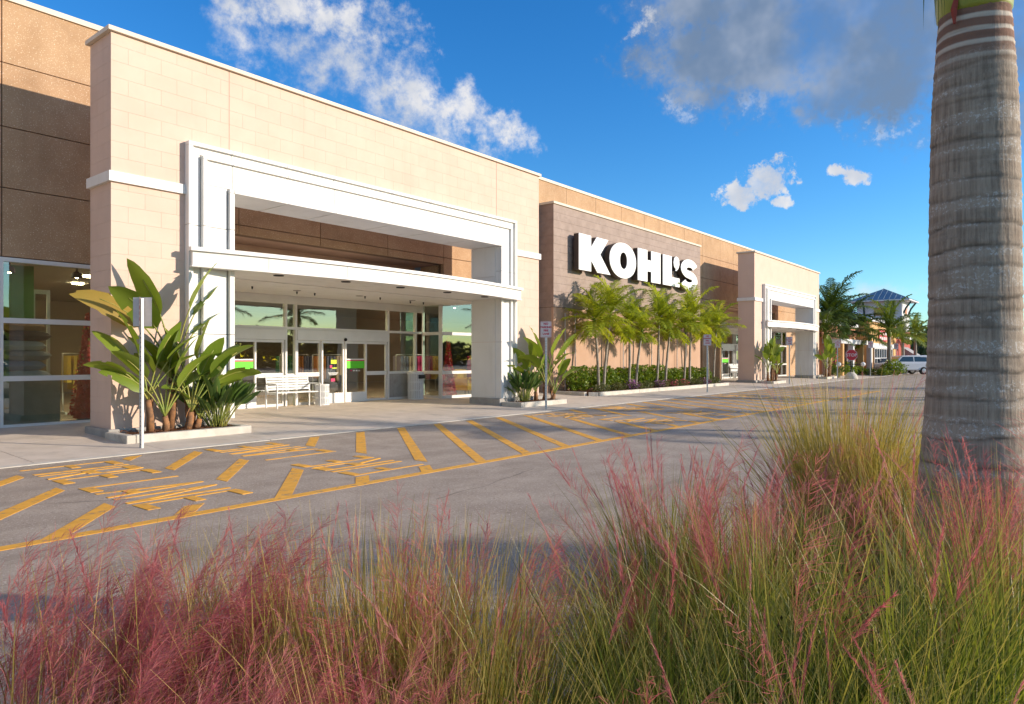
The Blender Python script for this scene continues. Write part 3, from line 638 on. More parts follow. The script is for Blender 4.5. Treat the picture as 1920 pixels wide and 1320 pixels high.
def spine(base, az, lean, L, droop, n=12, p=1.6):
    d = Vector((math.cos(az), math.sin(az), 0)); pts = [Vector(base)]; dirs = []
    for i in range(n):
        f = lean+droop*((i+.5)/n)**p; v = d*math.sin(f)+Vector((0, 0, 1))*math.cos(f); pts.append(pts[-1]+v*(L/n)); dirs.append(v)
    dirs.append(dirs[-1]); return pts, dirs
def paddle_leaf(base, az, lean, pet, blade, width, droop, parent, material, pr=.014, twist=0., fold=.35, tear=0., name='leaf', petmat=None):
    """one banana-like leaf: stalk and blade"""
    L = pet+blade; n = 20; pts, dirs = spine(base, az, lean, L, droop, n); b = MB()
    side = Vector((-math.sin(az), math.cos(az), 0)); k0 = int(n*pet/L)
    rows = []
    for i in range(k0, n+1):
        t_ = (i-k0)/max(1, n-k0); w = width*.5*(math.sin(math.pi*min(1, t_**.72*.985+.015))**.62) if t_ < 1 else .002
        s_ = (side*math.cos(twist)+dirs[i].cross(side)*math.sin(twist)).normalized(); up = s_.cross(dirs[i]).normalized()
        if up.z < 0 and abs(twist) < .5: up = -up
        fo = fold*(1-.5*t_); wl = w*(1-tear*random.random()); wr = w*(1-tear*random.random())
        rows.append([pts[i]-s_*wl+up*wl*fo, pts[i]-s_*wl*.5+up*wl*fo*.35, pts[i]+Vector((0, 0, 0)), pts[i]+s_*wr*.5+up*wr*fo*.35, pts[i]+s_*wr+up*wr*fo])
    i0 = len(b.v)
    for r in rows: b.v += [tuple(v) for v in r]
    for i in range(len(rows)-1):
        for j in range(4):
            if tear and j in (0, 3) and random.random() < tear*.6: continue
            a = i0+i*5+j; b.f.append((a, a+1, a+6, a+5))
    o = b.build(name, material, parent, smooth=True)
    MB().tube([pts[i] for i in range(0, n-3, 2)], [pr*(1-.75*i/n) for i in range(0, n-3, 2)], 5).build('stalk', petmat or m_pet, o, smooth=True)
    return o
def bop(label, loc, stems, seed, group='white bird-of-paradise clumps', sc=1.):
    """tall white bird-of-paradise: several stems with fans of paddle leaves"""
    random.seed(seed); t = thing('bird_of_paradise_plant', label, 'plant', loc, 0, group); B = Vector(loc)
    for (dx, dy, h, ln, nl, big) in stems:
        b0 = B+Vector((dx, dy, 0))*sc; top = b0+Vector((ln*.5, -.05, h))*sc
        MB().tube([b0, b0.lerp(top, .5)+Vector((.02, 0, 0)), top], [.075*sc, .065*sc, .05*sc], 8).build('stem', m_oldstalk, t, smooth=True)
        for q in range(5):
            a = random.uniform(0, 6.28); paddle_leaf(b0+Vector((0, 0, h*sc*(.2+.16*q))), a, .08, .1*sc, .28*sc, .07*sc, .35, t, m_oldstalk, .012, name='dead_sheath', petmat=m_oldstalk)
        faz = random.uniform(-.4, .4)+R(-10)
        for q in range(nl):
            s_ = (q/(nl-1)*2-1) if nl > 1 else 0; az = faz if s_ >= 0 else faz+math.pi
            az += random.uniform(-.5, .5); lean = abs(s_)*R(23)+R(3)+random.uniform(-.06, .06)
            pet = big*random.uniform(.75, 1.0)*(1-.25*abs(s_)); bl = big*random.uniform(.65, .85)
            paddle_leaf(top, az, lean, pet*sc, bl*sc, bl*.50*sc, R(20+55*abs(s_)*random.uniform(.5, 1.2)), t, m_bop if random.random() > .004 else m_bopold, .02*sc, random.uniform(-.9, .9), .3, .12)
    return t
def strel(label, loc, n, h, seed, flowers=0, group='low strelitzia shrubs'):
    random.seed(seed); t = thing('strelitzia_shrub', label, 'shrub', loc, 0, group); B = Vector(loc)
    for q in range(n):
        az = q*2.4+random.uniform(-.4, .4); r = random.uniform(0, .16); ln = R(random.uniform(2, 36)); hh = h*random.uniform(.72, 1.08)*(1-.15*ln)
        paddle_leaf(B+Vector((r*math.cos(az), r*math.sin(az), 0)), az, ln, hh*.62, hh*.42, hh*.135, R(random.uniform(5, 45)), t, m_shrub, .009, random.uniform(-1.2, 1.2), .5)
    for q in range(flowers):
        a = random.uniform(0, 6.28); p = B+Vector((.18*math.cos(a), .18*math.sin(a), h*.8)); f = MB()
        for k in range(4): e = p+Vector((random.uniform(-.05, .05), random.uniform(-.05, .05), .14)); f.tube([p, p.lerp(e, .5)+Vector((0, 0, .01)), e], [.004, .014, .001], 4)
        f.build('flower', m_orange, t)
    return t
gp = gz(12.7)+.10
bop('tall bird-of-paradise with upright paddle leaves beside the nearest sign post', (5.72, 12.80, gp), [(-.10, 0, .60, -.12, 6, 1.0), (.30, .1, 1.05, .10, 6, 1.5), (.50, -.12, .35, .12, 9, 1.08), (.12, -.1, .3, -.06, 7, .95), (.70, 0, .2, .15, 5, .8)], 3, sc=1.0)
strel('bushy low strelitzia at the right end of the nearest planter', (6.85, 12.76, gp), 72, 1.12, 5)
strel('low strelitzia shrub with an orange flower at the near portal\'s right column', (16.45, 12.72, gp), 60, 1.02, 9, 1)
bop('bird-of-paradise with one big torn leaf behind the second sign post', (17.45, 12.72, gp), [(0, 0, .45, .1, 6, 1.35), (-.3, .1, .3, -.15, 6, 1.0), (.25, -.1, .2, .2, 6, .85)], 17, sc=1.0)
bop('leafy bird-of-paradise clump in front of the far portal\'s left pier', (39.0, 12.85, gz(12.8)+.1), [(0, 0, .7, 0, 7, 1.15), (.5, .1, .6, .1, 6, 1.0), (-.4, .05, .5, -.2, 6, .95), (.2, -.15, .4, .1, 5, .8)], 21, sc=1.05)
bop('dark bird-of-paradise clump at the far portal\'s right pier', (50.4, 12.75, gz(12.8)+.1), [(0, 0, .8, 0, 7, 1.1), (.6, .1, .7, .1, 6, 1.0), (-.5, .05, .5, -.2, 6, .9)], 25, sc=1.1)
strel('low strelitzia beside the far portal\'s right column, under palms', (52.3, 12.6, gz(12.6)+.02), 30, .9, 27)

def frond_mesh(L, lean, droop, npair, ll, lw, material, lift=.25, seed=1, vee=.5, droopl=.5):
    """pinnate frond growing in the +x plane from the origin"""
    rnd = random.Random(seed); pts, dirs = spine((0, 0, 0), 0, lean, L, droop, 16); b = MB()
    b.tube([pts[i] for i in range(0, 17, 2)], [.016*L*(1-.9*i/16)+.002 for i in range(0, 17, 2)], 5)
    for k in range(npair):
        t_ = .10+.90*k/(npair-1); f = t_*16; i = min(15, int(f)); p = pts[i].lerp(pts[i+1], f-i); d = dirs[i]; up = Vector((0, 1, 0)).cross(d).normalized()*-1
        if up.z < 0 and d.z > -.2: up = -up
        l = ll*(math.sin(math.pi*(t_*.86+.10))**.6)*rnd.uniform(.85, 1.1)
        for s_ in (-1, 1):
            fw = .35+.75*t_; v = (Vector((0, s_, 0))*(1.0)+d*fw+up*vee*rnd.uniform(.3, 1.2)).normalized(); w = d.cross(v).cross(v).normalized()*lw*.5 if False else (d-v*d.dot(v)).normalized()*lw*.5
            m_ = p+v*l*.5; e = p+v*l*.95+Vector((0, 0, -l*droopl*rnd.uniform(.5, 1.2))); m_ = m_+Vector((0, 0, -l*droopl*.12))
            j = len(b.v); b.v += [tuple(p-w*.5), tuple(p+w*.5), tuple(m_+w), tuple(m_-w), tuple(e)]; b.f += [(j, j+1, j+2, j+3), (j+3, j+2, j+4)]
    me = bpy.data.meshes.new('frond'); me.from_pydata(b.v, [], b.f); me.materials.append(material); return me
def palm_set(L, material, ll, lw, npair, n=7, seed=1, lo=8, hi=95, droopl=.5): return [frond_mesh(L*random.uniform(.9, 1.1), R(lo+(hi-lo)*i/(n-1)), R(58-28*i/(n-1)), npair, ll, lw, material, seed=seed+i, droopl=droopl) for i in range(n)]
random.seed(5)
F_ADON = palm_set(1.22, m_palmleaf, .50, .036, 32, 7, 40, 3, 116, .5)
F_ROY = palm_set(2.5, m_palmdark, .62, .035, 58, 7, 60, 5, 105, .75)
F_FAR = palm_set(2.3, m_palmdark, .62, .06, 34, 6, 80, 12, 100, .6)
def palm(label, loc, top, r0, r1, fset, nf, group, crown=.35, seed=1, tm=None, name='palm_tree', fs=1., bend=.08, shaft=.10):
    rnd = random.Random(seed); t = thing(name, label, 'palm tree', loc, 0, group); B = Vector(loc); Tp = Vector(top)
    pts = [B.lerp(Tp, i/8)+Vector((bend*math.sin(math.pi*i/8)*rnd.uniform(.8, 1.2), 0, 0)) for i in range(9)]; pts[0].z -= .05
    MB().tube(pts, [r0*(1.35 if i == 0 else 1)+(r1-r0)*i/8 for i in range(9)], 10).build('trunk', tm or m_ptrunk, t, smooth=True)
    d = (Tp-pts[-2]).normalized(); c1 = Tp+d*crown
    MB().tube([Tp-d*.02, Tp+d*crown*.4, c1], [r1*1.25, r1*1.45, r1*.6], 10).build('crownshaft', m_cshaft, t, smooth=True)
    for q in range(nf):
        i = min(len(fset)-1, int(len(fset)*(q/nf)**.9)); o = link('frond', fset[i], t); o.location = c1-B-d*crown*.5*(i/len(fset)); o.rotation_euler = (0, rnd.uniform(-.08, .08), q*2.399+rnd.uniform(-.3, .3)); s_ = fs*rnd.uniform(.85, 1.12); o.scale = (s_, s_, s_)
    return t
PP = [(23.15, 14.25, 22.93, 2.62), (23.42, 14.2, 23.85, 2.95), (25.6, 14.3, 25.72, 2.55), (26.0, 14.2, 26.42, 2.32), (28.2, 14.35, 28.45, 2.95), (28.75, 14.2, 29.15, 2.6), (30.9, 14.3, 31.0, 2.7), (31.35, 14.2, 31.6, 3.15), (33.65, 14.25, 33.4, 2.55), (33.95, 14.1, 34.25, 2.75)]
PL = ['leftmost slim palm of the row under the giant letters, leaning left', 'taller partner of the leftmost slim palm pair under the letters', 'left palm of the second pair from the left under the letters', 'short palm of the second pair from the left under the letters', 'tall bright palm of the middle pair under the letters', 'right palm of the middle pair under the letters', 'left palm of the fourth pair under the letters', 'tallest slim palm, in front of the last letter', 'left palm of the pair at the planter\'s right end', 'rightmost slim palm of the row under the giant letters']
for i, (x, y, xt, zt) in enumerate(PP):
    palm(PL[i], (x, y, gz(13.4)+.12), (xt, y+random.uniform(-.05, .05), zt), .062, .045, F_ADON, 15, 'slim palms in the long planter', .42, 30+i, fs=(1.15, 1.3, .95, .85, 1.25, 1.0, .95, 1.3, .9, 1.1)[i], bend=.05*(-1)**i)
# hedge and flowers
def leaf_cloud(n, sx, sy, sz, size, seed, stretch=1.):
    g = np.random.default_rng(seed); c = g.normal(size=(n, 3)); c /= np.linalg.norm(c, axis=1)[:, None]; c *= (g.random(n)**.28)[:, None]
    lump = 1+.18*np.sin(c[:, 0]*7+seed)*np.cos(c[:, 1]*6+seed*2)+.12*np.sin(c[:, 2]*9+seed); c *= lump[:, None]; c = c*np.array([sx, sy, sz]); c[:, 2] += sz; c[:, 2] = np.maximum(c[:, 2], .02)
    a = g.normal(size=(n, 3)); a[:, 2] = np.abs(a[:, 2])*.8; a /= np.linalg.norm(a, axis=1)[:, None]; b = np.cross(a, g.normal(size=(n, 3))); b /= np.linalg.norm(b, axis=1)[:, None]
    s = size*g.uniform(.6, 1.3, n)[:, None]; V = np.stack([c-a*s, c+b*s*.45*stretch, c+a*s, c-b*s*.45*stretch], 1).reshape(-1, 3); F = np.arange(4*n).reshape(n, 4); return V, F, np.repeat(g.random(n), 4)
def bush(name, label, loc, mesh, cat='bush', group=None, rz=0., sc=(1, 1, 1), stems=True):
    t = thing(name, label, cat, loc, rz, group); o = link('foliage', mesh, t, kind='stuff'); o.scale = sc
    if stems:
        b = MB()
        for q in range(5): a = q*1.26; b.tube([(.03*math.cos(a), .03*math.sin(a), -.06), (.18*math.cos(a)*sc[0], .18*math.sin(a)*sc[1], .45*sc[2])], [.016, .006], 5)
        b.build('stems', m_oldstalk, t, world=False)
    return t
HM = [arrmesh('hedge_foliage', *(lambda q: (q[0], q[1], {'rnd': q[2]}))(leaf_cloud(1700, .92, .42, .44, .062, s_)), material=m_hedge) for s_ in (1, 2, 3)]
hl = ['first hedge bush at the planter\'s left end', 'second hedge bush from the left, behind the leftmost palms', 'third hedge bush from the left', 'fourth hedge bush from the left, behind the purple flowers', 'middle hedge bush of the long planter', 'hedge bush just right of the planter\'s middle', 'hedge bush behind the fourth palm pair', 'last hedge bush beside the doors of the far entrance']
for i in range(8): bush('hedge_bush', hl[i], (22.55+1.62*i, 14.75, gz(13.4)+.12), HM[i % 3], 'hedge', 'hedge bushes under the letters', random.uniform(-.2, .2)+(math.pi if i % 2 else 0), (1, 1, random.uniform(.9, 1.12)))
LM = [arrmesh('ground_shrub', *(lambda q: (q[0], q[1], {'rnd': q[2]}))(leaf_cloud(520, .46, .26, .15, .045, 10+s_, .6)), material=m_hedge2) for s_ in (1, 2)]
FP = [arrmesh('petals', *(lambda q: (q[0], q[1], {'rnd': q[2]}))(leaf_cloud(150, .34, .22, .22, .042, 20+s_, 1.6)), material=(m_purple, m_pink)[s_]) for s_ in (0, 1)]
fl = [('brownish low ground shrub below the leftmost palms', 0), ('low grassy ground shrub left of the purple flowers', 0), ('mound of purple flowers at the second palm pair', 1), ('low green mound between the purple and the pink flowers', 0), ('mound of purple flowers left of the pink ones', 1), ('mound of pink flowers at the middle palm pair', 2), ('low pink flowering mound right of the middle palms', 2), ('low green ground shrub under the fourth palm pair', 0), ('small purple flowering mound near the third sign post', 1), ('straw-tinted low shrub at the planter\'s right end', 0)]
for i, (lb, kf) in enumerate(fl):
    t = bush('flower_mound' if kf else 'ground_shrub', lb, (22.6+1.2*i, 13.78, gz(13.4)+.10), LM[i % 2], 'flowers' if kf else 'shrub', 'low planting along the planter kerb', i*1.1, (1.1, 1, 1.15), False)
    if kf: o = link('blossoms', FP[kf-1], t, kind='stuff'); o.scale = (1.05, 1, 1.0 if i == 2 else .8)

# ------------------------------------------------------------------ sign posts
m_txt = mat('sign_print_red', (.50, .06, .09), .6)
TXTM = [text_mesh(w, s_, m_txt, .004) for w, s_ in (('NO', .085), ('PARKING', .075), ('FIRE', .075), ('LANE', .075))]
def post(label, x, y, rz, ztop=1.65*1.5, w=.30, h=.44, two=False):
    z = gz(y)+.012; t = thing('sign_post', label, 'sign', (x, y, z), rz, 'no-parking signs along the sidewalk edge'); H = ztop-z
    b = MB(); b.box(-.028, -.022, -.02, .02, -.05, H-.02); b.box(-.022, .022, .016, .022, -.05, H-.02); b.box(.022, .028, -.02, .02, -.05, H-.02); b.box(-.022, .022, -.016, -.0145, -.05, H-.02)
    po = b.build('post', m_steel, t, world=False)
    hb = MB()
    for q in range(int((H-.5)/.075)): zz = .05+q*.075; hb.box(-.006, .006, -.0175, -.0165, zz, zz+.018)
    hb.build('punched_holes', m_dark, po, world=False, kind='stuff')
    def plate(y_, rz_, nm):
        c = MB(); r = .03; pl = []
        for (cx, cz, a0) in ((w/2-r, H-h+r, -90), (w/2-r, H-r, 0), (-w/2+r, H-r, 90), (-w/2+r, H-h+r, 180)):
            for q in range(4): a = R(a0+30*q); pl.append((cx+r*math.cos(a), cz+r*math.sin(a)))
        c.prism(pl, y_-.002, y_, 'y'); o = c.build('sign_plate', m_signw, t, world=False); o.rotation_euler = (0, 0, rz_)
        for i, me in enumerate(TXTM):
            tx = link('lettering', me, o); tx.location = (0, y_-.0035, H-.075-.095*i); tx.rotation_euler = (R(90), 0, 0)
        e = MB()
        for (a, c_, d, f) in ((-w/2+.012, w/2-.012, H-.018, H-.012), (-w/2+.012, w/2-.012, H-h+.012, H-h+.018)): e.box(a, c_, y_-.004, y_-.0025, d, f)
        for (a, c_) in ((-w/2+.012, -w/2+.018), (w/2-.018, w/2-.012)): e.box(a, c_, y_-.004, y_-.0025, H-h+.018, H-.018)
        e.build('border', m_txt, o, world=False); return o
    plate(-.03, R(-32) if two else 0, 'a')
    if two:
        bk = MB(); bk.box(-.15, .15, .026, .028, H-h, H); o = bk.build('sign_back', m_alu, t, world=False); o.rotation_euler = (0, 0, R(28))
    return t
RZ = R(-90)+TH*0
post('nearest sign post with two angled plates, before the tall bird-of-paradise', 5.01, 11.72, R(-78), 2.47, .30, .47, True)
post('white and red sign on a steel post before the near portal\'s right planter', 16.05, 11.63, R(-62), 2.52, .32, .46)
post('sign post before the right end of the long planter', 27.62, 11.73, R(-60), 2.44, .32, .46)
post('sign post before the far portal\'s leafy clump', 38.9, 11.85, R(-62), 2.6, .32, .46)
post('sign post just left of the stop sign', 49.2, 11.9, R(-62), 2.6, .34, .48)
post('faint distant sign post right of the stop sign', 58.5, 11.8, R(-62), 2.7, .36, .5)
post('farthest sign post, in front of the round bush', 68.6, 11.8, R(-62), 2.7, .36, .5)
# stop sign
t = thing('stop_sign', 'red octagonal stop sign on a black post with rounded concrete base', 'sign', (50.9, 11.45, gz(11.45)+.01), R(-58))
MB().lathe([(.42, -.03), (.42, .08), (.36, .28), (.22, .42), (.06, .47)], 18).build('base', m_kerb, t, world=False, smooth=True)
MB().tube([(0, 0, .42), (0, 0, 1.95)], .05, 10).build('post', m_dark, t, world=False)
oc = [(.40*math.cos(R(22.5+45*i)), 1.62+.40*math.sin(R(22.5+45*i))) for i in range(8)]; oi = [(.375*math.cos(R(22.5+45*i)), 1.62+.375*math.sin(R(22.5+45*i))) for i in range(8)]
pl = MB().prism(oc, -.075, -.065, 'y').build('plate', m_signw, t, world=False); MB().prism(oi, -.079, -.0755, 'y').build('red_face', m_signr, pl, world=False)
tx = link('lettering', text_mesh('STOP', .29, m_signw, .006), pl); tx.location = (0, -.081, 1.61); tx.rotation_euler = (R(90), 0, 0)
MB().tube([(-.75, .03, 1.0), (.75, .03, 1.0)], .025, 8).build('crossbar', m_dark, t, world=False)
for s_ in (-1, 1): MB().ball((.78*s_, .03, 1.0), .15, 10).build('globe', m_whitem, t, world=False, smooth=True)

# ------------------------------------------------------------------ bench, bins
def bench(label, x, y, z, L=1.35):
    t = thing('bench', label, 'bench', (x, y, z), 0, 'white slatted benches'); fm = m_whitem
    for i in range(6): yy = -.20+.075*i; MB().box(-L/2+.04, L/2-.04, yy, yy+.058, .40, .425).build('seat_slat', fm, t, world=False, bevel=.004)
    for i in range(6):
        zz = .47+.068*i; yy = .235+.018*i; MB().box(-L/2+.04, L/2-.04, yy, yy+.022, zz, zz+.052).build('back_slat', fm, t, world=False, bevel=.004)
    for s_ in (-1, 1):
        xx = s_*(L/2); b = MB(); b.tube([(xx, -.24, 0), (xx, -.24, .62), (xx, -.20, .635), (xx, .26, .635), (xx, .28, .60), (xx, .28, 0)], .024, 6); b.build('arm_frame', fm, t, world=False)
        MB().tube([(xx*.965, .22, .36), (xx*.965, .36, .90)], .018, 6).build('back_support', fm, t, world=False)
        MB().box(xx-.02, xx+.02, -.22, .27, .36, .395).build('seat_rail', fm, t, world=False)
    MB().tube([(0, .25, .40), (0, .375, .88)], .016, 6).build('back_support', fm, t, world=False)
    return t
bench('white slatted metal bench under the near entrance canopy', 11.02, 16.45, FZ); bench('small white bench by the far entrance doors', 43.3, 16.3, FZ)
def bin_(label, x, y, r, h, lid, z=FZ):
    t = thing('litter_bin', label, 'bin', (x, y, z), 0, 'white slatted litter bins'); n = 26
    MB().lathe([(r*.86, .0), (r*.86, h*.97)], 20).build('liner', m_alu, t, world=False)
    for i in range(n):
        a = 2*math.pi*i/n; da = .62*math.pi/n; p = [(rr*math.cos(a+s_*da), rr*math.sin(a+s_*da)) for rr, s_ in ((r*.94, -1), (r, -1), (r, 1), (r*.94, 1))]; MB().prism(p, .03, h*.93).build('slat', m_whitem, t, world=False)
    for zz in (0, h*.32, h*.62, h*.93): MB().lathe([(r*.93, zz), (r*1.02, zz), (r*1.02, zz+.03), (r*.93, zz+.03)], 26).build('hoop', m_whitem, t, world=False)
    if lid:
        MB().lathe([(r*1.0, h*.96), (r*1.0, h), (r*.5, h+.03), (.02, h+.035)], 24).build('lid', m_whitem, t, world=False, smooth=False); MB().box(-.1, .16, -r*1.06, -r*.8, h*.76, h*.90).build('opening', m_dark, t, world=False)
    return t
bin_('large round slatted litter bin beside the corner window', 15.62, 16.55, .26, .88, True); bin_('small round slatted bin at the right end of the near bench', 12.05, 16.62, .20, .60, False)

# ------------------------------------------------------------------ things behind the glass
def tinsel(label, x, y, r, h, seed):
    t = thing('tinsel_tree', label, 'tree', (x, y, FZ), 0, 'red tinsel trees in the windows'); g = np.random.default_rng(seed); n = 2600
    zz = g.random(n)**1.3*h*.95+.05*h; rr = r*(1-zz/h)*g.uniform(.5, 1.08, n)+.01; a = g.random(n)*6.283; c = np.stack([rr*np.cos(a), rr*np.sin(a), zz], 1); d = g.normal(size=(n, 3)); d /= np.linalg.norm(d, axis=1)[:, None]; e = np.cross(d, g.normal(size=(n, 3))); e /= np.linalg.norm(e, axis=1)[:, None]
    V = np.stack([c-d*.05, c+e*.02, c+d*.05, c-e*.02], 1).reshape(-1, 3); link('tinsel', arrmesh('tinsel', V, np.arange(4*n).reshape(n, 4), material=m_red), t, kind='stuff')
    MB().lathe([(r*.82, .05), (.02, h*.96)], 16).build('core', m_red, t, world=False); MB().lathe([(r*.6, -.02), (r*.62, .1), (r*.3, .12)], 14).build('stand', m_dark, t, world=False)
    rd = random.Random(seed); b = MB()
    for _ in range(46): z_ = rd.uniform(.08, .9)*h; q = rd.uniform(0, 6.28); rr_ = r*(1-z_/h)+.02; b.ball((rr_*math.cos(q), rr_*math.sin(q), z_), .024, 5)
    b.build('baubles', m_gold, t, world=False, kind='stuff')
tinsel('slender red tinsel tree with gold baubles behind the corner window', 17.2, 16.6, .27, 2.05, 1); tinsel('red tinsel tree at the right edge of the left shop window', 5.98, 16.62, .34, 2.3, 2)
m_pil = [mat('pillow_'+n_, c, .9) for n_, c in (('white', (.62, .62, .60)), ('blue', (.28, .36, .50)), ('grey', (.36, .36, .36)), ('dark', (.05, .05, .055)), ('tan', (.42, .26, .15)))]
for i, (k_, lb) in enumerate(((0, 'bottom white pillow of the stack in the left shop window'), (1, 'blue pillow of the stack in the left shop window'), (2, 'grey pillow of the stack in the left shop window'), (0, 'upper white pillow of the window stack'), (3, 'black pillow near the top of the window stack'), (4, 'tan pillow on top of the window stack'))):
    b = MB(); 
    for (u_, v_) in [(0, 0)]:
        nx = 10
        for sgn in (-1, 1):
            i0 = len(b.v)
            for p in range(nx+1):
                for q in range(nx+1):
                    s_, t_ = p/nx*2-1, q/nx*2-1; b.v.append((s_*.42, t_*.30, .11+sgn*.11*((1-s_**4)*(1-t_**4))**.5))
            for p in range(nx):
                for q in range(nx): a = i0+p*(nx+1)+q; b.f.append((a, a+nx+1, a+nx+2, a+1) if sgn > 0 else (a, a+1, a+nx+2, a+nx+1))
    o = b.build('pillow', m_pil[k_], None, smooth=True); o.location = (4.75+.05*(-1)**i, 16.62, 1.02+.20*i); o.rotation_euler = (0, 0, .1*i); tag(o, lb, 'pillow', 'pillows stacked in the window')
o = MB().box(4.20, 5.35, 16.30, 16.95, FZ-.01, 1.02).build('display_plinth', m_plinth, None); tag(o, 'pale display block carrying the pillow stack in the left window', 'display')
o = MB().box(3.9, 5.12, 17.1, 17.2, FZ-.01, 3.42).build('display_board', m_green, None); tag(o, 'tall green display board behind the left shop window', 'display')
t = thing('door_frame_display', 'thin white frame standing behind the left shop window', 'frame', (6.0, 17.3, FZ))
b = MB(); b.box(5.16, 5.20, 17.28, 17.32, FZ-.01, 2.95); b.box(5.42, 5.48, 17.28, 17.32, FZ-.01, 2.95); b.box(5.20, 5.42, 17.28, 17.32, 2.86, 2.95); b.box(5.20, 5.42, 17.28, 17.32, .66, .70); b.build('frame', m_whitem, t)
rk_cols = [(.30, .03, .03), (.42, .30, .08), (.05, .13, .06), (.30, .12, .04), (.10, .10, .16), (.35, .25, .18), (.25, .02, .08), (.5, .34, .05)]
m_cloth = [mat('garment_%d' % i, c, .9) for i, c in enumerate(rk_cols)]
def rack(label, x, y, seed):
    rd = random.Random(seed); t = thing('clothes_rack', label, 'rack', (x, y, FZ), rd.uniform(-.2, .2), 'clothes racks inside the store')
    b = MB(); b.tube([(-.6, 0, -.01), (-.6, 0, 1.45), (.6, 0, 1.45), (.6, 0, -.01)], .02, 6); b.box(-.62, -.58, -.3, .3, -.01, .04); b.box(.58, .62, -.3, .3, -.01, .04); b.build('rail', m_alu, t, world=False)
    for i in range(9): xx = -.52+.13*i; h = rd.uniform(.6, .95); MB().prism([(xx-.035, 1.40), (xx-.05, 1.40-h), (xx+.05, 1.40-h), (xx+.035, 1.40)], -.24, .24, 'y').build('garment', m_cloth[(i//3+seed) % 8], t, world=False)
rl = [(8.6, 19.6, 'first'), (10.6, 20.6, 'second'), (13.2, 19.7, 'third'), (15.4, 20.9, 'fourth'), (17.8, 19.2, 'fifth'), (19.6, 20.2, 'sixth'), (22.0, 19.4, 'seventh'), (6.9, 19.0, 'leftmost')]
for i, (x, y, w_) in enumerate(rl): rack('%s clothes rack from the left deep inside the store' % w_ if w_ != 'leftmost' else 'clothes rack deep behind the left shop window', x, y, i)
for i in range(21):
    t_ = thing('ceiling_lamp', 'warm round ceiling lamp inside the store', 'lamp', (4.4+2.3*(i % 7)+.5*(i//7), 17.7+2.2*(i//7), 3.615), 0, 'ceiling lamps inside the store'); MB().lathe([(.14, 0), (.14, -.03), (.1, -.035)], 12).build('diffuser', m_interior_lamp, t_, world=False)

for x, y, lb in ((4.5, 16.42, 'added fill lamp over the pillow stack in the left window'), (5.7, 16.42, 'added fill lamp over the red tree in the left window'), (17.3, 16.40, 'added fill lamp over the red tree at the corner window'), (18.8, 16.42, 'added fill lamp over the mustard armchair in the window')):
    t_ = thing('added_fill_lamp', lb, 'lamp', (x, y, 3.44), 0, 'added fill lamps above the shop windows'); MB().lathe([(.02, .0), (.02, -.12), (.09, -.16), (.10, -.26), (.095, -.26)], 12).build('shade', m_dark, t_, world=False); MB().ball((0, 0, -.235), .04, 8).build('bulb', m_interior_lamp, t_, world=False)  # unseen lamps added to brighten the pillows, red trees and armchair
m_must = mat('mustard_fabric', (.62, .33, .03), .9)
t_ = thing('armchair', 'mustard yellow armchair behind the corner window', 'chair', (18.7, 17.1, FZ), R(10)); MB().box(-.34, .34, -.32, .3, .16, .42).build('seat', m_must, t_, world=False, bevel=.05); MB().box(-.34, .34, .22, .4, .3, .92).build('backrest', m_must, t_, world=False, bevel=.06)
for s_ in (-1, 1):
    MB().box(.36*s_-.07, .36*s_+.07, -.3, .32, .16, .62).build('armrest', m_must, t_, world=False, bevel=.04)
    for y in (-.25, .28): MB().tube([(.3*s_, y, -.01), (.3*s_, y, .18)], .025, 6).build('leg', m_dark, t_, world=False)
# ------------------------------------------------------------------ shops at the far end
m_orange_w = mat('orange_stucco', (.66, .40, .17), .85, (.62, .36, .15), 1.0); m_red_w = mat('red_stucco', (.42, .10, .075), .85, (.38, .09, .07), 1.0); m_terra = mat('terracotta_stucco', (.52, .25, .15), .85, (.47, .22, .13), 1.)
m_blue = mat('blue_metal_roof', (.13, .215, .30), .5, (.11, .185, .265), 2, spec=.5); m_siding = mat('white_siding', (.66, .67, .68), .7); m_brace = mat('dark_green_bracket', (.03, .06, .06), .6); m_awn = mat('grey_awning', (.35, .35, .36), .8); m_dkglass = mat('dark_window', (.035, .045, .05), .08, spec=.8)
shop = thing('corner_shop', 'orange and red shop building with a blue-roofed white tower in the distance', 'building', (76, 16, 0))
MB().box(68.0, 80.2, 13.8, 24, 0, 4.7).build('wall', m_orange_w, shop); MB().box(80.21, 91.0, 14.2, 24, 0, 4.3).build('wall', m_red_w, shop); MB().box(56.5, 67.99, 14.8, 24, 0, 4.1).build('wall', m_terra, shop)
for (a, c, y, z) in ((67.8, 80.4, 13.6, 4.7), (56.3, 67.7, 14.6, 4.1)): MB().box(a, c, y, y+.5, z+.003, z+.28).build('cornice', m_siding, shop)
MB().box(67.9, 80.3, 13.62, 13.79, 2.35, 2.75).build('band', m_siding, shop); MB().box(80.4, 91.1, 14.02, 14.19, 3.5, 3.75).build('band', m_siding, shop)
MB().box(56.6, 67.6, 13.4, 14.79, 2.55, 2.9).build('porch_roof', m_siding, shop)
for i in range(4): MB().box(57.2+3.3*i, 57.6+3.3*i, 13.45, 13.85, 0, 2.54).build('porch_column', m_siding if i % 2 else m_orange_w, shop)
for i in range(5): MB().box(57.6+2.0*i, 58.9+2.0*i, 14.76, 14.798, .3, 2.3).build('window', m_red_w if i % 2 else m_dkglass, shop)
wn = MB().box(69.6, 77.8, 13.74, 13.798, .15, 2.3).build('window', m_dkglass, shop); b = MB()
for i in range(9): b.box(69.55+1.02*i, 69.65+1.02*i, 13.68, 13.739, .12, 2.33)
for z in (.12, 1.35, 2.25): b.box(69.65, 77.71, 13.69, 13.738, z, z+.09)
b.build('window_frame', m_siding, wn)
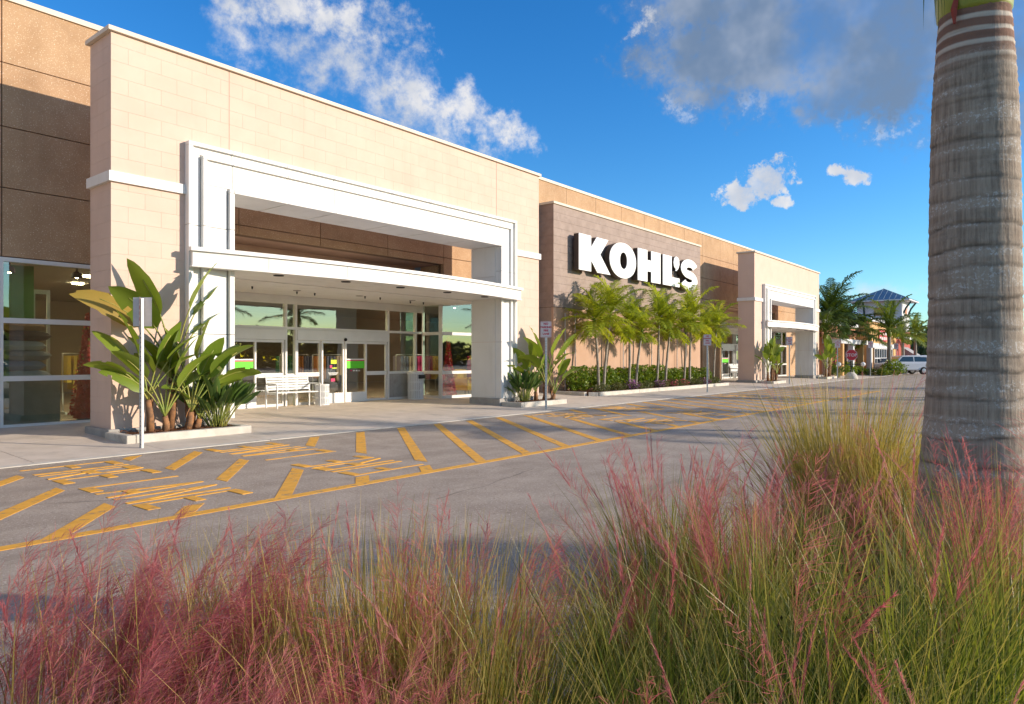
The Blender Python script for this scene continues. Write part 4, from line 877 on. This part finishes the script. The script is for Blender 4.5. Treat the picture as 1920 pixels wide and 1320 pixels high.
sg = MB().box(71.6, 75.2, 13.70, 13.798, 3.0, 4.05).build('shop_banner', m_signr, shop)
for i, (w_, z_) in enumerate((('NOW OPEN', 3.75), ('FOR LEASE', 3.28))): tx = link('lettering', text_mesh(w_, .55, m_signw, .01), sg); tx.location = Vector((73.4, 13.69, z_))-wloc(shop); tx.rotation_euler = (R(90), 0, 0)
for o in list(sg.children): bpy.data.objects.remove(o)
for i, z_ in enumerate((3.72, 3.26)):     # the banner's lettering is too far to read: two light lines
    for k_ in range(4): MB().box(71.85+.82*k_, 72.45+.82*k_, 13.685, 13.699, z_-.14, z_+.14).build('print_mark', m_signw, sg)
TX, TY, TW = 87.9, 16.4, 2.25
tw = MB().box(TX-TW, TX+TW, TY-TW, TY+TW, 4.31, 7.75).build('tower', m_siding, shop)
rf = MB(); e = 3.05; rf.v = [(TX-e, TY-e, 7.80), (TX+e, TY-e, 7.80), (TX+e, TY+e, 7.80), (TX-e, TY+e, 7.80), (TX, TY, 9.25)]; rf.f = [(0, 1, 4), (1, 2, 4), (2, 3, 4), (3, 0, 4), (3, 2, 1, 0)]; rf.build('tower_roof', m_blue, tw)
rb = MB()
for s_ in range(-5, 6):
    q = s_/5.5; zt = 7.82+1.45*(1-abs(q)); rb.tube([(TX+q*e, TY-e, 7.83), (TX+q*.0+q*e*abs(q)*0+q*e*(1), TY-e*abs(q), 7.82+1.45*(1-abs(q)))], .035, 4); rb.tube([(TX-e, TY+q*e, 7.83), (TX-e*abs(q), TY+q*e, 7.82+1.45*(1-abs(q)))], .035, 4)
rb.build('roof_rib', m_blue, tw, kind='stuff'); MB().box(TX-e-.04, TX+e+.04, TY-e-.04, TY+e+.04, 7.66, 7.797).build('fascia', m_siding, tw)
for (x, y) in ((TX-1.5, TY-TW), (TX+1.5, TY-TW)): MB().tube([(x, y-.03, 6.3), (x, y-.25, 6.9), (x, y-.75, 7.6)], .10, 6).build('bracket', m_brace, tw)
for (x, y) in ((TX-TW, TY-1.5), (TX-TW, TY+1.5)): MB().tube([(x-.03, y, 6.3), (x-.25, y, 6.9), (x-.75, y, 7.6)], .10, 6).build('bracket', m_brace, tw)
MB().box(TX-.5, TX+.5, TY-TW-.04, TY-TW-.003, 6.1, 7.0).build('window', m_terra, tw); MB().box(TX-TW-.04, TX-TW-.003, TY-.5, TY+.5, 6.1, 7.0).build('window', m_terra, tw)
lr = MB(); lr.v = [(69.5, 14.1, 4.99), (79.5, 14.1, 4.99), (79.5, 20, 4.99), (69.5, 20, 4.99), (72, 17, 6.2), (77, 17, 6.2)]; lr.f = [(0, 1, 5, 4), (1, 2, 5), (2, 3, 4, 5), (3, 0, 4), (3, 2, 1, 0)]; lr.build('low_roof', m_blue, shop)
MB().prism([(14.2, 2.6), (13.0, 1.75), (13.0, 1.65), (14.2, 1.75)], 86.0, 89.5, 'x').build('awning', m_awn, shop)

# ------------------------------------------------------------------ cars
m_tyre = mat('tyre_rubber', (.018, .018, .018), .8); m_rim = mat('alloy_rim', (.55, .55, .56), .3, metal=.8); m_carglass = mat('car_glass', (.03, .045, .05), .06, spec=.8); m_tail = mat('tail_light', (.45, .01, .01), .2)
def car(label, loc, rz, paint, suv):
    t = thing('parked_car', label, 'car', loc, rz, 'cars parked by the shops'); m_p = paint
    if suv: body = [(-2.1, .35), (2.1, .35), (2.15, .6), (2.1, .95), (1.1, 1.05), (-2.1, 1.05), (-2.2, .7)]; cab = [(-2.05, 1.04), (1.15, 1.04), (.45, 1.62), (-1.75, 1.66)]; cw = .12
    else: body = [(-2.2, .32), (2.2, .32), (2.25, .55), (2.15, .75), (1.1, .92), (-1.4, .95), (-2.2, .90), (-2.25, .6)]; cab = [(-1.75, .93), (1.2, .91), (.35, 1.38), (-.95, 1.40)]; cw = .18
    bo = MB().prism(body, -.86, .86, 'y').build('body', m_p, t, world=False, bevel=.09)
    b = MB(); n = 4; b.v = [(x, -.80, z) for x, z in cab[:2]]+[(x, -.80+cw, z) for x, z in cab[2:]]+[(x, .80, z) for x, z in cab[:2]]+[(x, .80-cw, z) for x, z in cab[2:]]; b.f = [(0, 1, 2, 3), (7, 6, 5, 4), (0, 4, 5, 1), (1, 5, 6, 2), (2, 6, 7, 3), (3, 7, 4, 0)]; b.build('cabin', m_p, t, world=False, bevel=.04)
    (x0, z0), (x1, _), (x2, z2), (x3, _) = cab; zt = z2-.09; zb = z0+.07; f = lambda z: (z-z0)/(z2-z0); L = lambda z: x0+(x3-x0)*f(z); Rr = lambda z: x1+(x2-x1)*f(z)
    for s_ in (-1, 1):
        Yz = lambda z: s_*(.806-cw*f(z)); xm = (x0+x1)/2-.1
        for (a, c, a2, c2) in ((L(zb)+.18, xm-.04, L(zt)+.14, xm-.04), (xm+.04, Rr(zb)-.22, xm+.04, Rr(zt)-.14)):
            w_ = MB(); w_.quad((a, Yz(zb), zb), (c, Yz(zb), zb), (c2, Yz(zt), zt), (a2, Yz(zt), zt)); w_.build('side_window', m_carglass, t, world=False)
        MB().box(2.12 if not suv else 2.08, 2.20, .45*s_-.22, .45*s_+.22, .58, .74).build('headlight', m_whitem, t, world=False); MB().box(-2.24, -2.15, .62*s_-.16, .62*s_+.16, .66, .92).build('tail_light', m_tail, t, world=False)
        for xw in (-1.35, 1.35):
            b = MB(); b.lathe([(.20, -.11), (.32, -.10), (.33, 0), (.32, .10), (.20, .11)], 18); b.v = [(x+xw, z+.80*s_, y+.325) for x, y, z in b.v]; o = b.build('wheel', m_tyre, t, world=False)
            b = MB(); b.lathe([(.02, -.125), (.19, -.115), (.21, .0), (.19, .115), (.02, .125)], 14); b.v = [(x+xw, z+.80*s_, y+.325) for x, y, z in b.v]; b.build('rim', m_rim, o, world=False)
    for (za, zb_, xa, xb) in ((zb, zt, Rr(zb), Rr(zt)), (zb, zt, L(zb), L(zt))):
        dx = .008 if xa > 0 else -.008; w_ = MB(); w_.quad((xa+dx, -.68, za), (xa+dx, .68, za), (xb+dx, .60, zb_), (xb+dx, -.60, zb_)); w_.build('windscreen', m_carglass, t, world=False)
def at(u, zf, z=0.): p = FWD*zf+RGT*((u-960)/1300*zf); return Vector((p.x, p.y, z))
RZ_ = math.atan2(-RGT.y, -RGT.x)
car('dark sedan parked before the orange shop, half behind bushes', at(1658, 64.5), RZ_+.12, mat('dark_blue_paint', (.02, .025, .04), .25, spec=.6), False); car('silver white estate car parked beside the big palm trunk', at(1692, 60.5), RZ_+.05, mat('silver_paint', (.60, .63, .68), .28, spec=.6), True)
# ------------------------------------------------------------------ palms and bushes far off
m_rtrunk = mat('royal_palm_trunk', (.34, .30, .26), .85, (.26, .23, .195), 5, .35, .65, .4, 30, coord='obj')
F_FAR2 = palm_set(2.3, leafmat('yellow_green_palm_leaflet', (.10, .17, .018), (.26, .30, .03), .4, .45, 2.0), .62, .06, 34, 6, 85, 12, 100, .6)  # brighter yellow-green leaf colour for the palms further right
def rpalm(label, u, zf, h, fs, nf, seed, group='palms along the shops', z=0.): p = at(u, zf, z); return palm(label, tuple(p), (p.x+random.uniform(-.1, .1), p.y, h), .20, .13, F_FAR if u < 1650 else F_FAR2, nf, group, .8, seed, m_rtrunk, fs=fs, bend=.04)
rpalm('dark dense palm right behind the far portal', 1556, 56, 4.3, 1.6, 26, 1); rpalm('second dark palm behind the far portal, closer to the shops', 1585, 59, 3.3, 1.5, 24, 2); rpalm('low palm behind the stop sign', 1548, 53, 2.7, 1.0, 16, 6)
rpalm('single palm with wide crown before the orange shop', 1667, 58, 3.2, 1.35, 16, 3); rpalm('slim palm beside the big trunk, before the sky', 1716, 74, 3.4, 1.15, 14, 4); rpalm('palm half hidden behind the single palm, by the red wall', 1693, 70, 3.0, 1.0, 14, 5)
BM = [arrmesh('bush_foliage', *(lambda q: (q[0], q[1], {'rnd': q[2]}))(leaf_cloud(900, 1.3, .9, .62, .11, 50+s_)), material=m_hedge) for s_ in (0, 1)]
for i, (u, zf, s_, lb) in enumerate(((1676, 57, 1.0, 'round bright bush right of the single palm'), (1612, 57, .55, 'low bush below the dark sedan'), (1632, 57, .5, 'low bush at the foot of the distant sign post'), (1590, 56, .9, 'leafy bush behind the stop sign'), (1655, 56, .5, 'small yellowish bush around the single palm\'s foot'), (1570, 55, .9, 'hedge bush between the far portal and the stop sign'))): bush('roadside_bush', lb, tuple(at(u, zf)), BM[i % 2], 'bush', 'bushes along the far sidewalk', i, (s_, s_, s_), False)
# distant wood
g = np.random.default_rng(3); Vs, Fs, Rs_ = [], [], []; o_ = 0
for i in range(70):
    V, F, r_ = leaf_cloud(420, 7, 5, 3.2+g.random()*2.2, .8, 100+i); u = 1500+g.random()*900; zf = 170+g.random()*60; p = at(u, zf); V = V+np.array(p); Vs.append(V); Fs.append(F+o_); Rs_.append(r_); o_ += len(V)
far = link('distant_wood', arrmesh('distant_wood', np.concatenate(Vs), np.concatenate(Fs), {'rnd': np.concatenate(Rs_)}, leafmat('distant_leaf', (.035, .065, .025), (.08, .11, .035), .2, .6, attr='rnd'))); far['kind'] = 'stuff'
# ------------------------------------------------------------------ palms and trees of the car park behind (they shade the road and show in the glass)
random.seed(21)
for i, (x, y, h, w_) in enumerate(((20.2, -4.8, 3.9, 'nearest'), (26.5, -5.4, 3.7, 'second'), (34.5, -6.0, 4.0, 'third'), (45.0, -6.2, 4.0, 'fourth'))):
    palm('%s palm of the car park row out to the right, shading the road' % w_, (x, y, 0), (x+.1, y, h), .22, .15, F_ROY, 16, 'car park palms', .8, 70+i, m_rtrunk, fs=1.0, bend=.03)
TM = [arrmesh('tree_crown', *(lambda q: (q[0], q[1], {'rnd': q[2]}))(leaf_cloud(2200, 2.6, 2.6, 2.0, .26, 70+s_)), material=leafmat('oak_leaf', (.03, .06, .02), (.08, .11, .03), .2, .5, attr='rnd')) for s_ in (0, 1)]
for i, (x, y, w_) in enumerate(tuple((-4+9.2*q, -50-5*(q % 3), w_) for q, w_ in enumerate(('first', 'second', 'third', 'fourth', 'fifth', 'sixth', 'seventh', 'eighth', 'ninth', 'tenth', 'eleventh', 'twelfth', 'thirteenth')))):
    t = thing('car_park_tree', '%s dark tree across the car park, seen only mirrored in the glass' % w_, 'tree', (x, y, 0), i, 'trees across the car park'); MB().tube([(0, 0, -.05), (.05, 0, 1.2), (0, .05, 2.6)], [.2, .16, .1], 8).build('trunk', m_rtrunk, t, world=False); o = link('crown', TM[i % 2], t, kind='stuff'); o.location = (0, 0, -.3); s_ = random.uniform(1.05, 1.5); o.scale = (s_*1.1, s_*1.1, s_)

# ------------------------------------------------------------------ foreground bed
bedm = mat('bed_soil', (.045, .032, .020), .95, (.09, .06, .035), 12, .35, .65, .8, 50, .1, bdist=.03)
b = MB(); nx, ny = 60, 24; EY = 1.75
for i in range(nx+1):
    for j in range(ny+1):
        x = -6+i*.5; y = -4.2+j*((EY+4.2)/ny); e_ = min(1, (EY-y)/.5, (y+4.2)/.5, (x+6)/.5, (24-x)/.5); b.v.append((x, y, .005+.15*max(0, e_)**.6+random.uniform(-.012, .012)))
for i in range(nx):
    for j in range(ny): a = i*(ny+1)+j; b.f.append((a, a+ny+1, a+ny+2, a+1))
bed = struct(b.build('planting_bed', bedm))

# ------------------------------------------------------------------ the big palm
PB = at(1826, 3.57); PROF = [(-.08, .33), (.1, .305), (.3, .29), (.55, .272), (.78, .258), (1.0, .238), (1.2, .222), (1.42, .211), (1.69, .204), (2.0, .201), (2.24, .199), (2.55, .194), (2.79, .187), (3.0, .174), (3.17, .162), (3.27, .155)]
zz = np.linspace(-.08, 3.27, 300); rr = np.interp(zz, [p[0] for p in PROF], [p[1] for p in PROF]); rd = random.Random(4)
rings = [];  z_ = .16
while z_ < 3.25: rings.append((z_, rd.uniform(.25, 1.))); z_ += rd.uniform(.07, .15) if z_ < 2.75 else .045
ring_a = np.zeros((300, 72)); disp = np.zeros((300, 72)); an = np.linspace(0, 2*np.pi, 72, endpoint=False); g = np.random.default_rng(8)
for (z0_, s_) in rings:
    ph = g.uniform(0, 6.28); wob = .010*np.sin(an+ph)+.006*np.sin(2*an+ph*2)+.004*np.sin(5*an+ph*3); dz = zz[:, None]-(z0_+wob[None, :]); k_ = np.exp(-(dz/.0075)**2)*s_*(1 if z0_ < 2.8 else .55); ring_a = np.maximum(ring_a, k_*(.55+.45*np.sin(3*an+ph)[None, :]**2)); disp -= .0045*k_; disp += .0035*s_*np.exp(-((dz-.018)/.014)**2)
disp += .004*np.sin(3*an+1)[None, :]+.0025*g.normal(size=(300, 72))*.35
Rr_ = rr[:, None]+disp; V = np.stack([Rr_*np.cos(an)[None, :], Rr_*np.sin(an)[None, :], np.repeat(zz[:, None], 72, 1)], 2).reshape(-1, 3)
idx = np.arange(300*72).reshape(300, 72); F = np.stack([idx[:-1], np.roll(idx, -1, 1)[:-1], np.roll(idx, -1, 1)[1:], idx[1:]], 2).reshape(-1, 4)
m_big = bpy.data.materials.new('big_palm_bark'); m_big.use_nodes = True; t_ = NT(m_big.node_tree); p_ = m_big.node_tree.nodes['Principled BSDF']; v_ = t_.n('ShaderNodeTexCoord').outputs['Object']; sx = t_.n('ShaderNodeSeparateXYZ'); t_.L.new(v_, sx.inputs[0])
streak = t_.noise(t_.vm('MULTIPLY', v_, (28., 28., 1.6)), 2.2, 5, .65); blot = t_.noise(v_, 7., 6, .65); band = t_.noise(t_.vm('MULTIPLY', v_, (.6, .6, 9.)), 1.3, 3, .5); lich = t_.noise(t_.vm('MULTIPLY', v_, (1., 1., 1.)), 62., 4, .75)
c_ = t_.mix(t_.rng(streak, .3, .7), (.225, .175, .130), (.40, .325, .245)); c_ = t_.mix(t_.m('MULTIPLY', t_.rng(band, .42, .62), .55), c_, (.43, .365, .29)); c_ = t_.mix(t_.m('MULTIPLY', t_.rng(blot, .54, .70), .55), c_, (.14, .115, .09))
c_ = t_.mix(t_.m('MULTIPLY', t_.m('MULTIPLY', t_.rng(lich, .53, .60), t_.rng(band, .50, .58)), .75), c_, (.58, .56, .52))
top = t_.rng(sx.outputs[2], 2.92, 3.10); wv = t_.m('SINE', t_.m('MULTIPLY', t_.m('ADD', sx.outputs[2], t_.m('MULTIPLY', t_.noise(v_, 2.5, 2), .05)), 92.))
c_ = t_.mix(top, c_, t_.mix(t_.rng(wv, .0, .9), (.235, .135, .095), (.56, .49, .40)))
c_ = t_.mix(t_.m('MULTIPLY', t_.n('ShaderNodeAttribute', attribute_name='ring').outputs['Fac'], .85), c_, (.05, .042, .034)); t_.L.new(c_, p_.inputs['Base Color']); p_.inputs['Roughness'].default_value = .9; p_.inputs['Specular IOR Level'].default_value = .2
bp = t_.n('ShaderNodeBump'); bp.inputs['Strength'].default_value = .5; bp.inputs['Distance'].default_value = .008; t_.L.new(t_.m('ADD', streak, t_.m('MULTIPLY', lich, .4)), bp.inputs['Height']); t_.L.new(bp.outputs[0], p_.inputs['Normal'])
big = thing('royal_palm', 'massive grey ringed palm trunk rising from the pink grass at the right', 'palm tree', (PB.x, PB.y, 0))
link('trunk', arrmesh('trunk', V, F, {'ring': ring_a.ravel()}, m_big, True), big)
m_shaft = mat('royal_crownshaft', (.22, .27, .035), .4, (.36, .36, .06), 2.5, .35, .65, .1, 30, spec=.4, coord='obj')
MB().lathe([(.150, 3.235), (.166, 3.26), (.178, 3.42), (.172, 3.75), (.13, 4.15), (.08, 4.45)], 40).build('crownshaft', m_shaft, big, smooth=True, world=False)
m_redst = mat('red_flower_sheath', (.30, .05, .03), .6)
MB().tube([(-.155, .06, 3.30), (-.178, .068, 3.24), (-.176, .066, 3.17)], [.012, .016, .006], 6).build('flower_sheath', m_redst, big, world=False)
random.seed(31); BF = [frond_mesh(2.7, R(8+9*i), R(52-3*i), 60, .62, .032, m_palmdark, seed=90+i, droopl=.9) for i in range(6)]
for q in range(15):
    i = q*6//15; o = link('frond', BF[i], big); o.location = (0, 0, 4.42-.07*i); o.rotation_euler = (0, 0, q*2.399+.9)
# one hanging frond whose leaflet tips reach into the frame
hb = MB(); cdir = (-FWD*.25-RGT).normalized(); rg = random.Random(12)
pts = [Vector((0, 0, 4.32))+cdir*(.13+.02*i)+Vector((0, 0, .05*i-.0045*i*i)) for i in range(12)]; hb.tube(pts, [.016-.001*i for i in range(12)], 5)
for i in range(1, 12):
    for k_ in range(3):
        p = pts[i]+Vector((rg.uniform(-.02, .02), rg.uniform(-.02, .02), 0)); l = rg.uniform(1.0, 1.3)*(1.0 if i < 6 else .8); e_ = p+Vector((cdir.x*.06*l+rg.uniform(-.04, .04), cdir.y*.06*l+rg.uniform(-.04, .04), -l)); m_ = p.lerp(e_, .5)+cdir*.04; w = FWD.cross(Vector((0, 0, 1)))*.008
        j = len(hb.v); hb.v += [tuple(p-w), tuple(p+w), tuple(m_+w), tuple(m_-w), tuple(e_)]; hb.f += [(j, j+1, j+2, j+3), (j+3, j+2, j+4)]
hb.build('hanging_frond', m_palmdark, big, world=False)

# ------------------------------------------------------------------ pink muhly grass
def ribbons(base, az, a0, droop, L, w0, K, g, wind=None, windk=0., p=1.5):
    """centre lines of N blades -> points (N,K+1,3) and ribbon side vectors"""
    N = len(az); pts = np.zeros((N, K+1, 3)); pts[:, 0] = base; d = np.stack([np.cos(az), np.sin(az)], 1)
    for i in range(K):
        f = a0+droop*((i+.5)/K)**p; st = np.stack([d[:, 0]*np.sin(f), d[:, 1]*np.sin(f), np.cos(f)], 1)
        if wind is not None: st = st+np.array(wind)*windk*((i+.5)/K)**1.6; st /= np.linalg.norm(st, axis=1)[:, None]
        pts[:, i+1] = pts[:, i]+st*(L/K)[:, None]
    a = g.random(N)*np.pi; side = np.stack([np.cos(a), np.sin(a), np.zeros(N)], 1); return pts, side
def ribbon_mesh(pts, side, w0, taper=1.0):
    N, K1, _ = pts.shape; t = np.linspace(0, 1, K1); w = w0[:, None]*(1-t[None, :]**1.6*.92)
    V = np.stack([pts-side[:, None]*w[..., None], pts+side[:, None]*w[..., None]], 2).reshape(-1, 3)
    b = (np.arange(N)*K1*2)[:, None]+np.arange(K1-1)[None, :]*2; F = np.stack([b, b+1, b+3, b+2], 2).reshape(-1, 4); return V, F, np.repeat(np.tile(t, (N, 1)), 2, 1).ravel()
m_blade_g = leafmat('grass_blade_green', (.040, .105, .012), (.36, .39, .062), .40, .42, attr='rnd', c3=(.62, .48, .17))
m_blade_s = leafmat('grass_blade_straw', (.22, .23, .035), (.60, .45, .14), .40, .5, attr='rnd', c3=(.70, .50, .20))
m_plume = leafmat('muhly_plume', (.46, .095, .125), (.66, .27, .235), .45, .6, attr='rnd', tcol=(1.1, .85, .85)); m_plume2 = leafmat('muhly_plume_bright', (.52, .135, .165), (.70, .36, .31), .45, .55, attr='rnd', tcol=(1.1, .85, .85))
WIND = tuple((RGT*.55+FWD*.2))
def make_clump(seed, nb, h, rb, lean, npl, airy, tight, straw, hairs=85, ph=1.12, wk=.25):
    g = np.random.default_rng(seed); out = []
    # blades
    az = g.random(nb)*6.283; rad = rb*np.sqrt(g.random(nb)); base = np.stack([rad*np.cos(az), rad*np.sin(az), np.full(nb, -.03)], 1); az = az+g.normal(0, .5, nb)
    a0 = np.abs(g.normal(0, R(lean*.72), nb)); dr = np.abs(g.normal(R(lean*.42), R(lean*.4), nb)); L = h*g.uniform(.55, 1.05, nb); pts, sd = ribbons(base, az, a0, dr, L, None, 7, g, WIND, wk*.4)
    w0 = g.uniform(.0018, .0044, nb); V, F, tp = ribbon_mesh(pts, sd, w0); out.append(arrmesh('blades', V, F, {'tpos': tp, 'rnd': np.repeat(g.random(nb), 16)}, m_blade_s if straw else m_blade_g))
    # flowering stems and plumes
    Hs = {}
    for kind, n in (('airy', airy), ('tight', tight)):
        if not n: continue
        az = g.random(n)*6.283; rad = rb*.9*np.sqrt(g.random(n)); base = np.stack([rad*np.cos(az), rad*np.sin(az), np.full(n, -.03)], 1); a0 = np.abs(g.normal(0, R(lean*.35), n)); dr = np.abs(g.normal(R(lean*.55), R(lean*.4), n)); L = h*ph*g.uniform(.8, 1.12, n)
        K = 10; pts, sd = ribbons(base, az, a0, dr, L, None, K, g, WIND, wk*(1.6 if kind == 'airy' else .5)); V, F, tp = ribbon_mesh(pts, sd, np.full(n, .0011)); out.append(arrmesh('stems', V, F, {'tpos': tp, 'rnd': np.repeat(g.random(n), 22)}, m_blade_s))
        m = hairs if kind == 'airy' else int(hairs*.8); f0 = .52 if kind == 'airy' else .76; f = (f0+(1-f0)*g.random((n, m)))*K*.999; i = f.astype(int); fr = (f-i)[..., None]; ar = np.arange(n)[:, None]
        P = pts[ar, i]*(1-fr)+pts[ar, i+1]*fr; D = pts[ar, i+1]-pts[ar, i]; D /= np.linalg.norm(D, axis=2)[..., None]; rv = g.normal(size=(n, m, 3)); rv -= (rv*D).sum(2)[..., None]*D; rv /= np.linalg.norm(rv, axis=2)[..., None]
        rel = (f/K-f0)/(1-f0); sp, ln = (.62, .20) if kind == 'airy' else (.22, .062); hl = ln*h*g.uniform(.4, 1.1, (n, m))*(1.05-.65*rel)
        d1 = D*(.75 if kind == 'airy' else 1.)+rv*sp*g.uniform(.3, 1.3, (n, m))[..., None]+np.array(WIND)*(.75 if kind == 'airy' else .15); d1 /= np.linalg.norm(d1, axis=2)[..., None]; d2 = d1+g.normal(0, .38, (n, m, 3))+np.array(WIND)*.5; d2 /= np.linalg.norm(d2, axis=2)[..., None]
        M_ = P+d1*hl[..., None]*.55; E_ = M_+d2*hl[..., None]*.5; s_ = np.cross(d1, g.normal(size=(n, m, 3))); s_ /= np.linalg.norm(s_, axis=2)[..., None]; w = (.00055 if kind == 'airy' else .0006)*g.uniform(.7, 1.3, (n, m))[..., None]
        V = np.stack([P-s_*w*.7, P+s_*w*.7, M_+s_*w, M_-s_*w, E_], 2).reshape(-1, 3); k_ = np.arange(n*m)[:, None]*5; F = np.concatenate([k_+np.array([0, 1, 2]), k_+np.array([0, 2, 3]), k_+np.array([3, 2, 4])]); rn = np.repeat(np.clip(np.repeat(g.random(n), m)*.7+.3*g.random(n*m), 0, 1), 5)
        out.append(arrmesh('plumes', V, F, {'rnd': rn, 'tpos': np.zeros(len(V))}, m_plume if kind == 'airy' else m_plume2))
    return out
CL = {'pink': [make_clump(200+i, 240, .90, .24, 18, 0, 56, 12, True, 140, 1.0, .7) for i in range(3)], 'gold': [make_clump(240+i, 900, .98, .24, 18, 0, 13, 8, True, 110, .96, .3) for i in range(2)], 'mid': [make_clump(210+i, 800, .94, .11, 34, 0, 20, 24, False, 130, 1.10, .10) for i in range(2)],
      'green': [make_clump(220+i, 520, 1.05, .10, 42, 0, 2, 6, False, 130, 1.06, .12) for i in range(2)], 'straw': [make_clump(230+i, 1500, 1.08, .22, 24, 0, 3, 6, True, 60, 1.10, .05) for i in range(2)]}
def clump(kind, u, zf, sc, label, q, rz=0.):
    p = at(u, zf, .15); t = thing('muhly_grass_clump', label, 'grass', tuple(p), rz, 'pink muhly grass clumps in the foreground bed'); ms = CL[kind][q % len(CL[kind])]
    for me in ms: o = link({'blades': 'blades', 'stems': 'flower_stems', 'plumes': 'plumes'}[me.name.split('.')[0]], me, t, kind='stuff'); o.scale = (sc, sc, sc)
GR = [('pink', 40, 1.8, .88, 'pink plumed grass clump filling the lower left corner'), ('pink', 250, 1.95, 1.0, 'second pink grass clump from the left, with the tallest left plumes'), ('gold', 480, 2.0, .88, 'golden grass clump along the bottom edge, right of the tallest left plumes'), ('gold', 680, 2.05, .93, 'straw-coloured grass clump below the painted lettering, left of the bottom centre'), ('gold', 860, 2.1, .88, 'straw-coloured grass clump at the bottom centre'),
      ('pink', 150, 1.35, .8, 'dense magenta grass at the very bottom left'), ('pink', 560, 1.45, .78, 'dense magenta grass at the bottom, left of centre'), ('pink', 330, 1.4, .78, 'dense magenta grass low between the left clumps'), ('gold', 790, 1.5, .80, 'straw-pink grass at the bottom left of centre'),
      ('green', 1010, 1.75, .85, 'bright green grass clump at the bottom centre'), ('mid', 1250, 3.1, .99, 'pink-tipped fan of grass in the middle right'), ('mid', 1380, 2.75, .90, 'fan of grass right of the middle fan, with pink spikes'), ('mid', 1160, 2.6, .68, 'small green grass fan left of the middle fan'),
      ('green', 1230, 1.9, .90, 'dark green arching grass at the bottom right of centre'), ('green', 1480, 2.0, 1.0, 'arching green grass in front of the palm\'s left side'), ('green', 1700, 1.95, 1.06, 'arching green grass in front of the big trunk'), ('green', 1890, 2.1, 1.08, 'green grass with red spikes in the lower right corner'), ('green', 1400, 1.45, .8, 'dark grass at the very bottom, right of centre'), ('green', 1620, 1.4, .8, 'dark grass at the very bottom below the trunk'), ('green', 1850, 1.5, .82, 'dark grass in the bottom right corner'),
      ('straw', 1585, 4.9, 1.18, 'tall straw-coloured grass clump left of the big trunk'), ('straw', 1660, 4.45, .95, 'second straw-coloured clump touching the big trunk'), ('mid', 1520, 3.6, .86, 'grass fan between the straw clump and the middle fan'), ('mid', 1880, 3.1, .95, 'grass at the right foot of the big trunk'), ('mid', 1790, 2.75, .85, 'pinkish grass at the foot of the big trunk')]
for i, (kd, u, zf, sc, lb) in enumerate(GR): clump(kd, u, zf, sc, lb, i, i*1.3 if kd != 'pink' else random.uniform(-.5, .5))
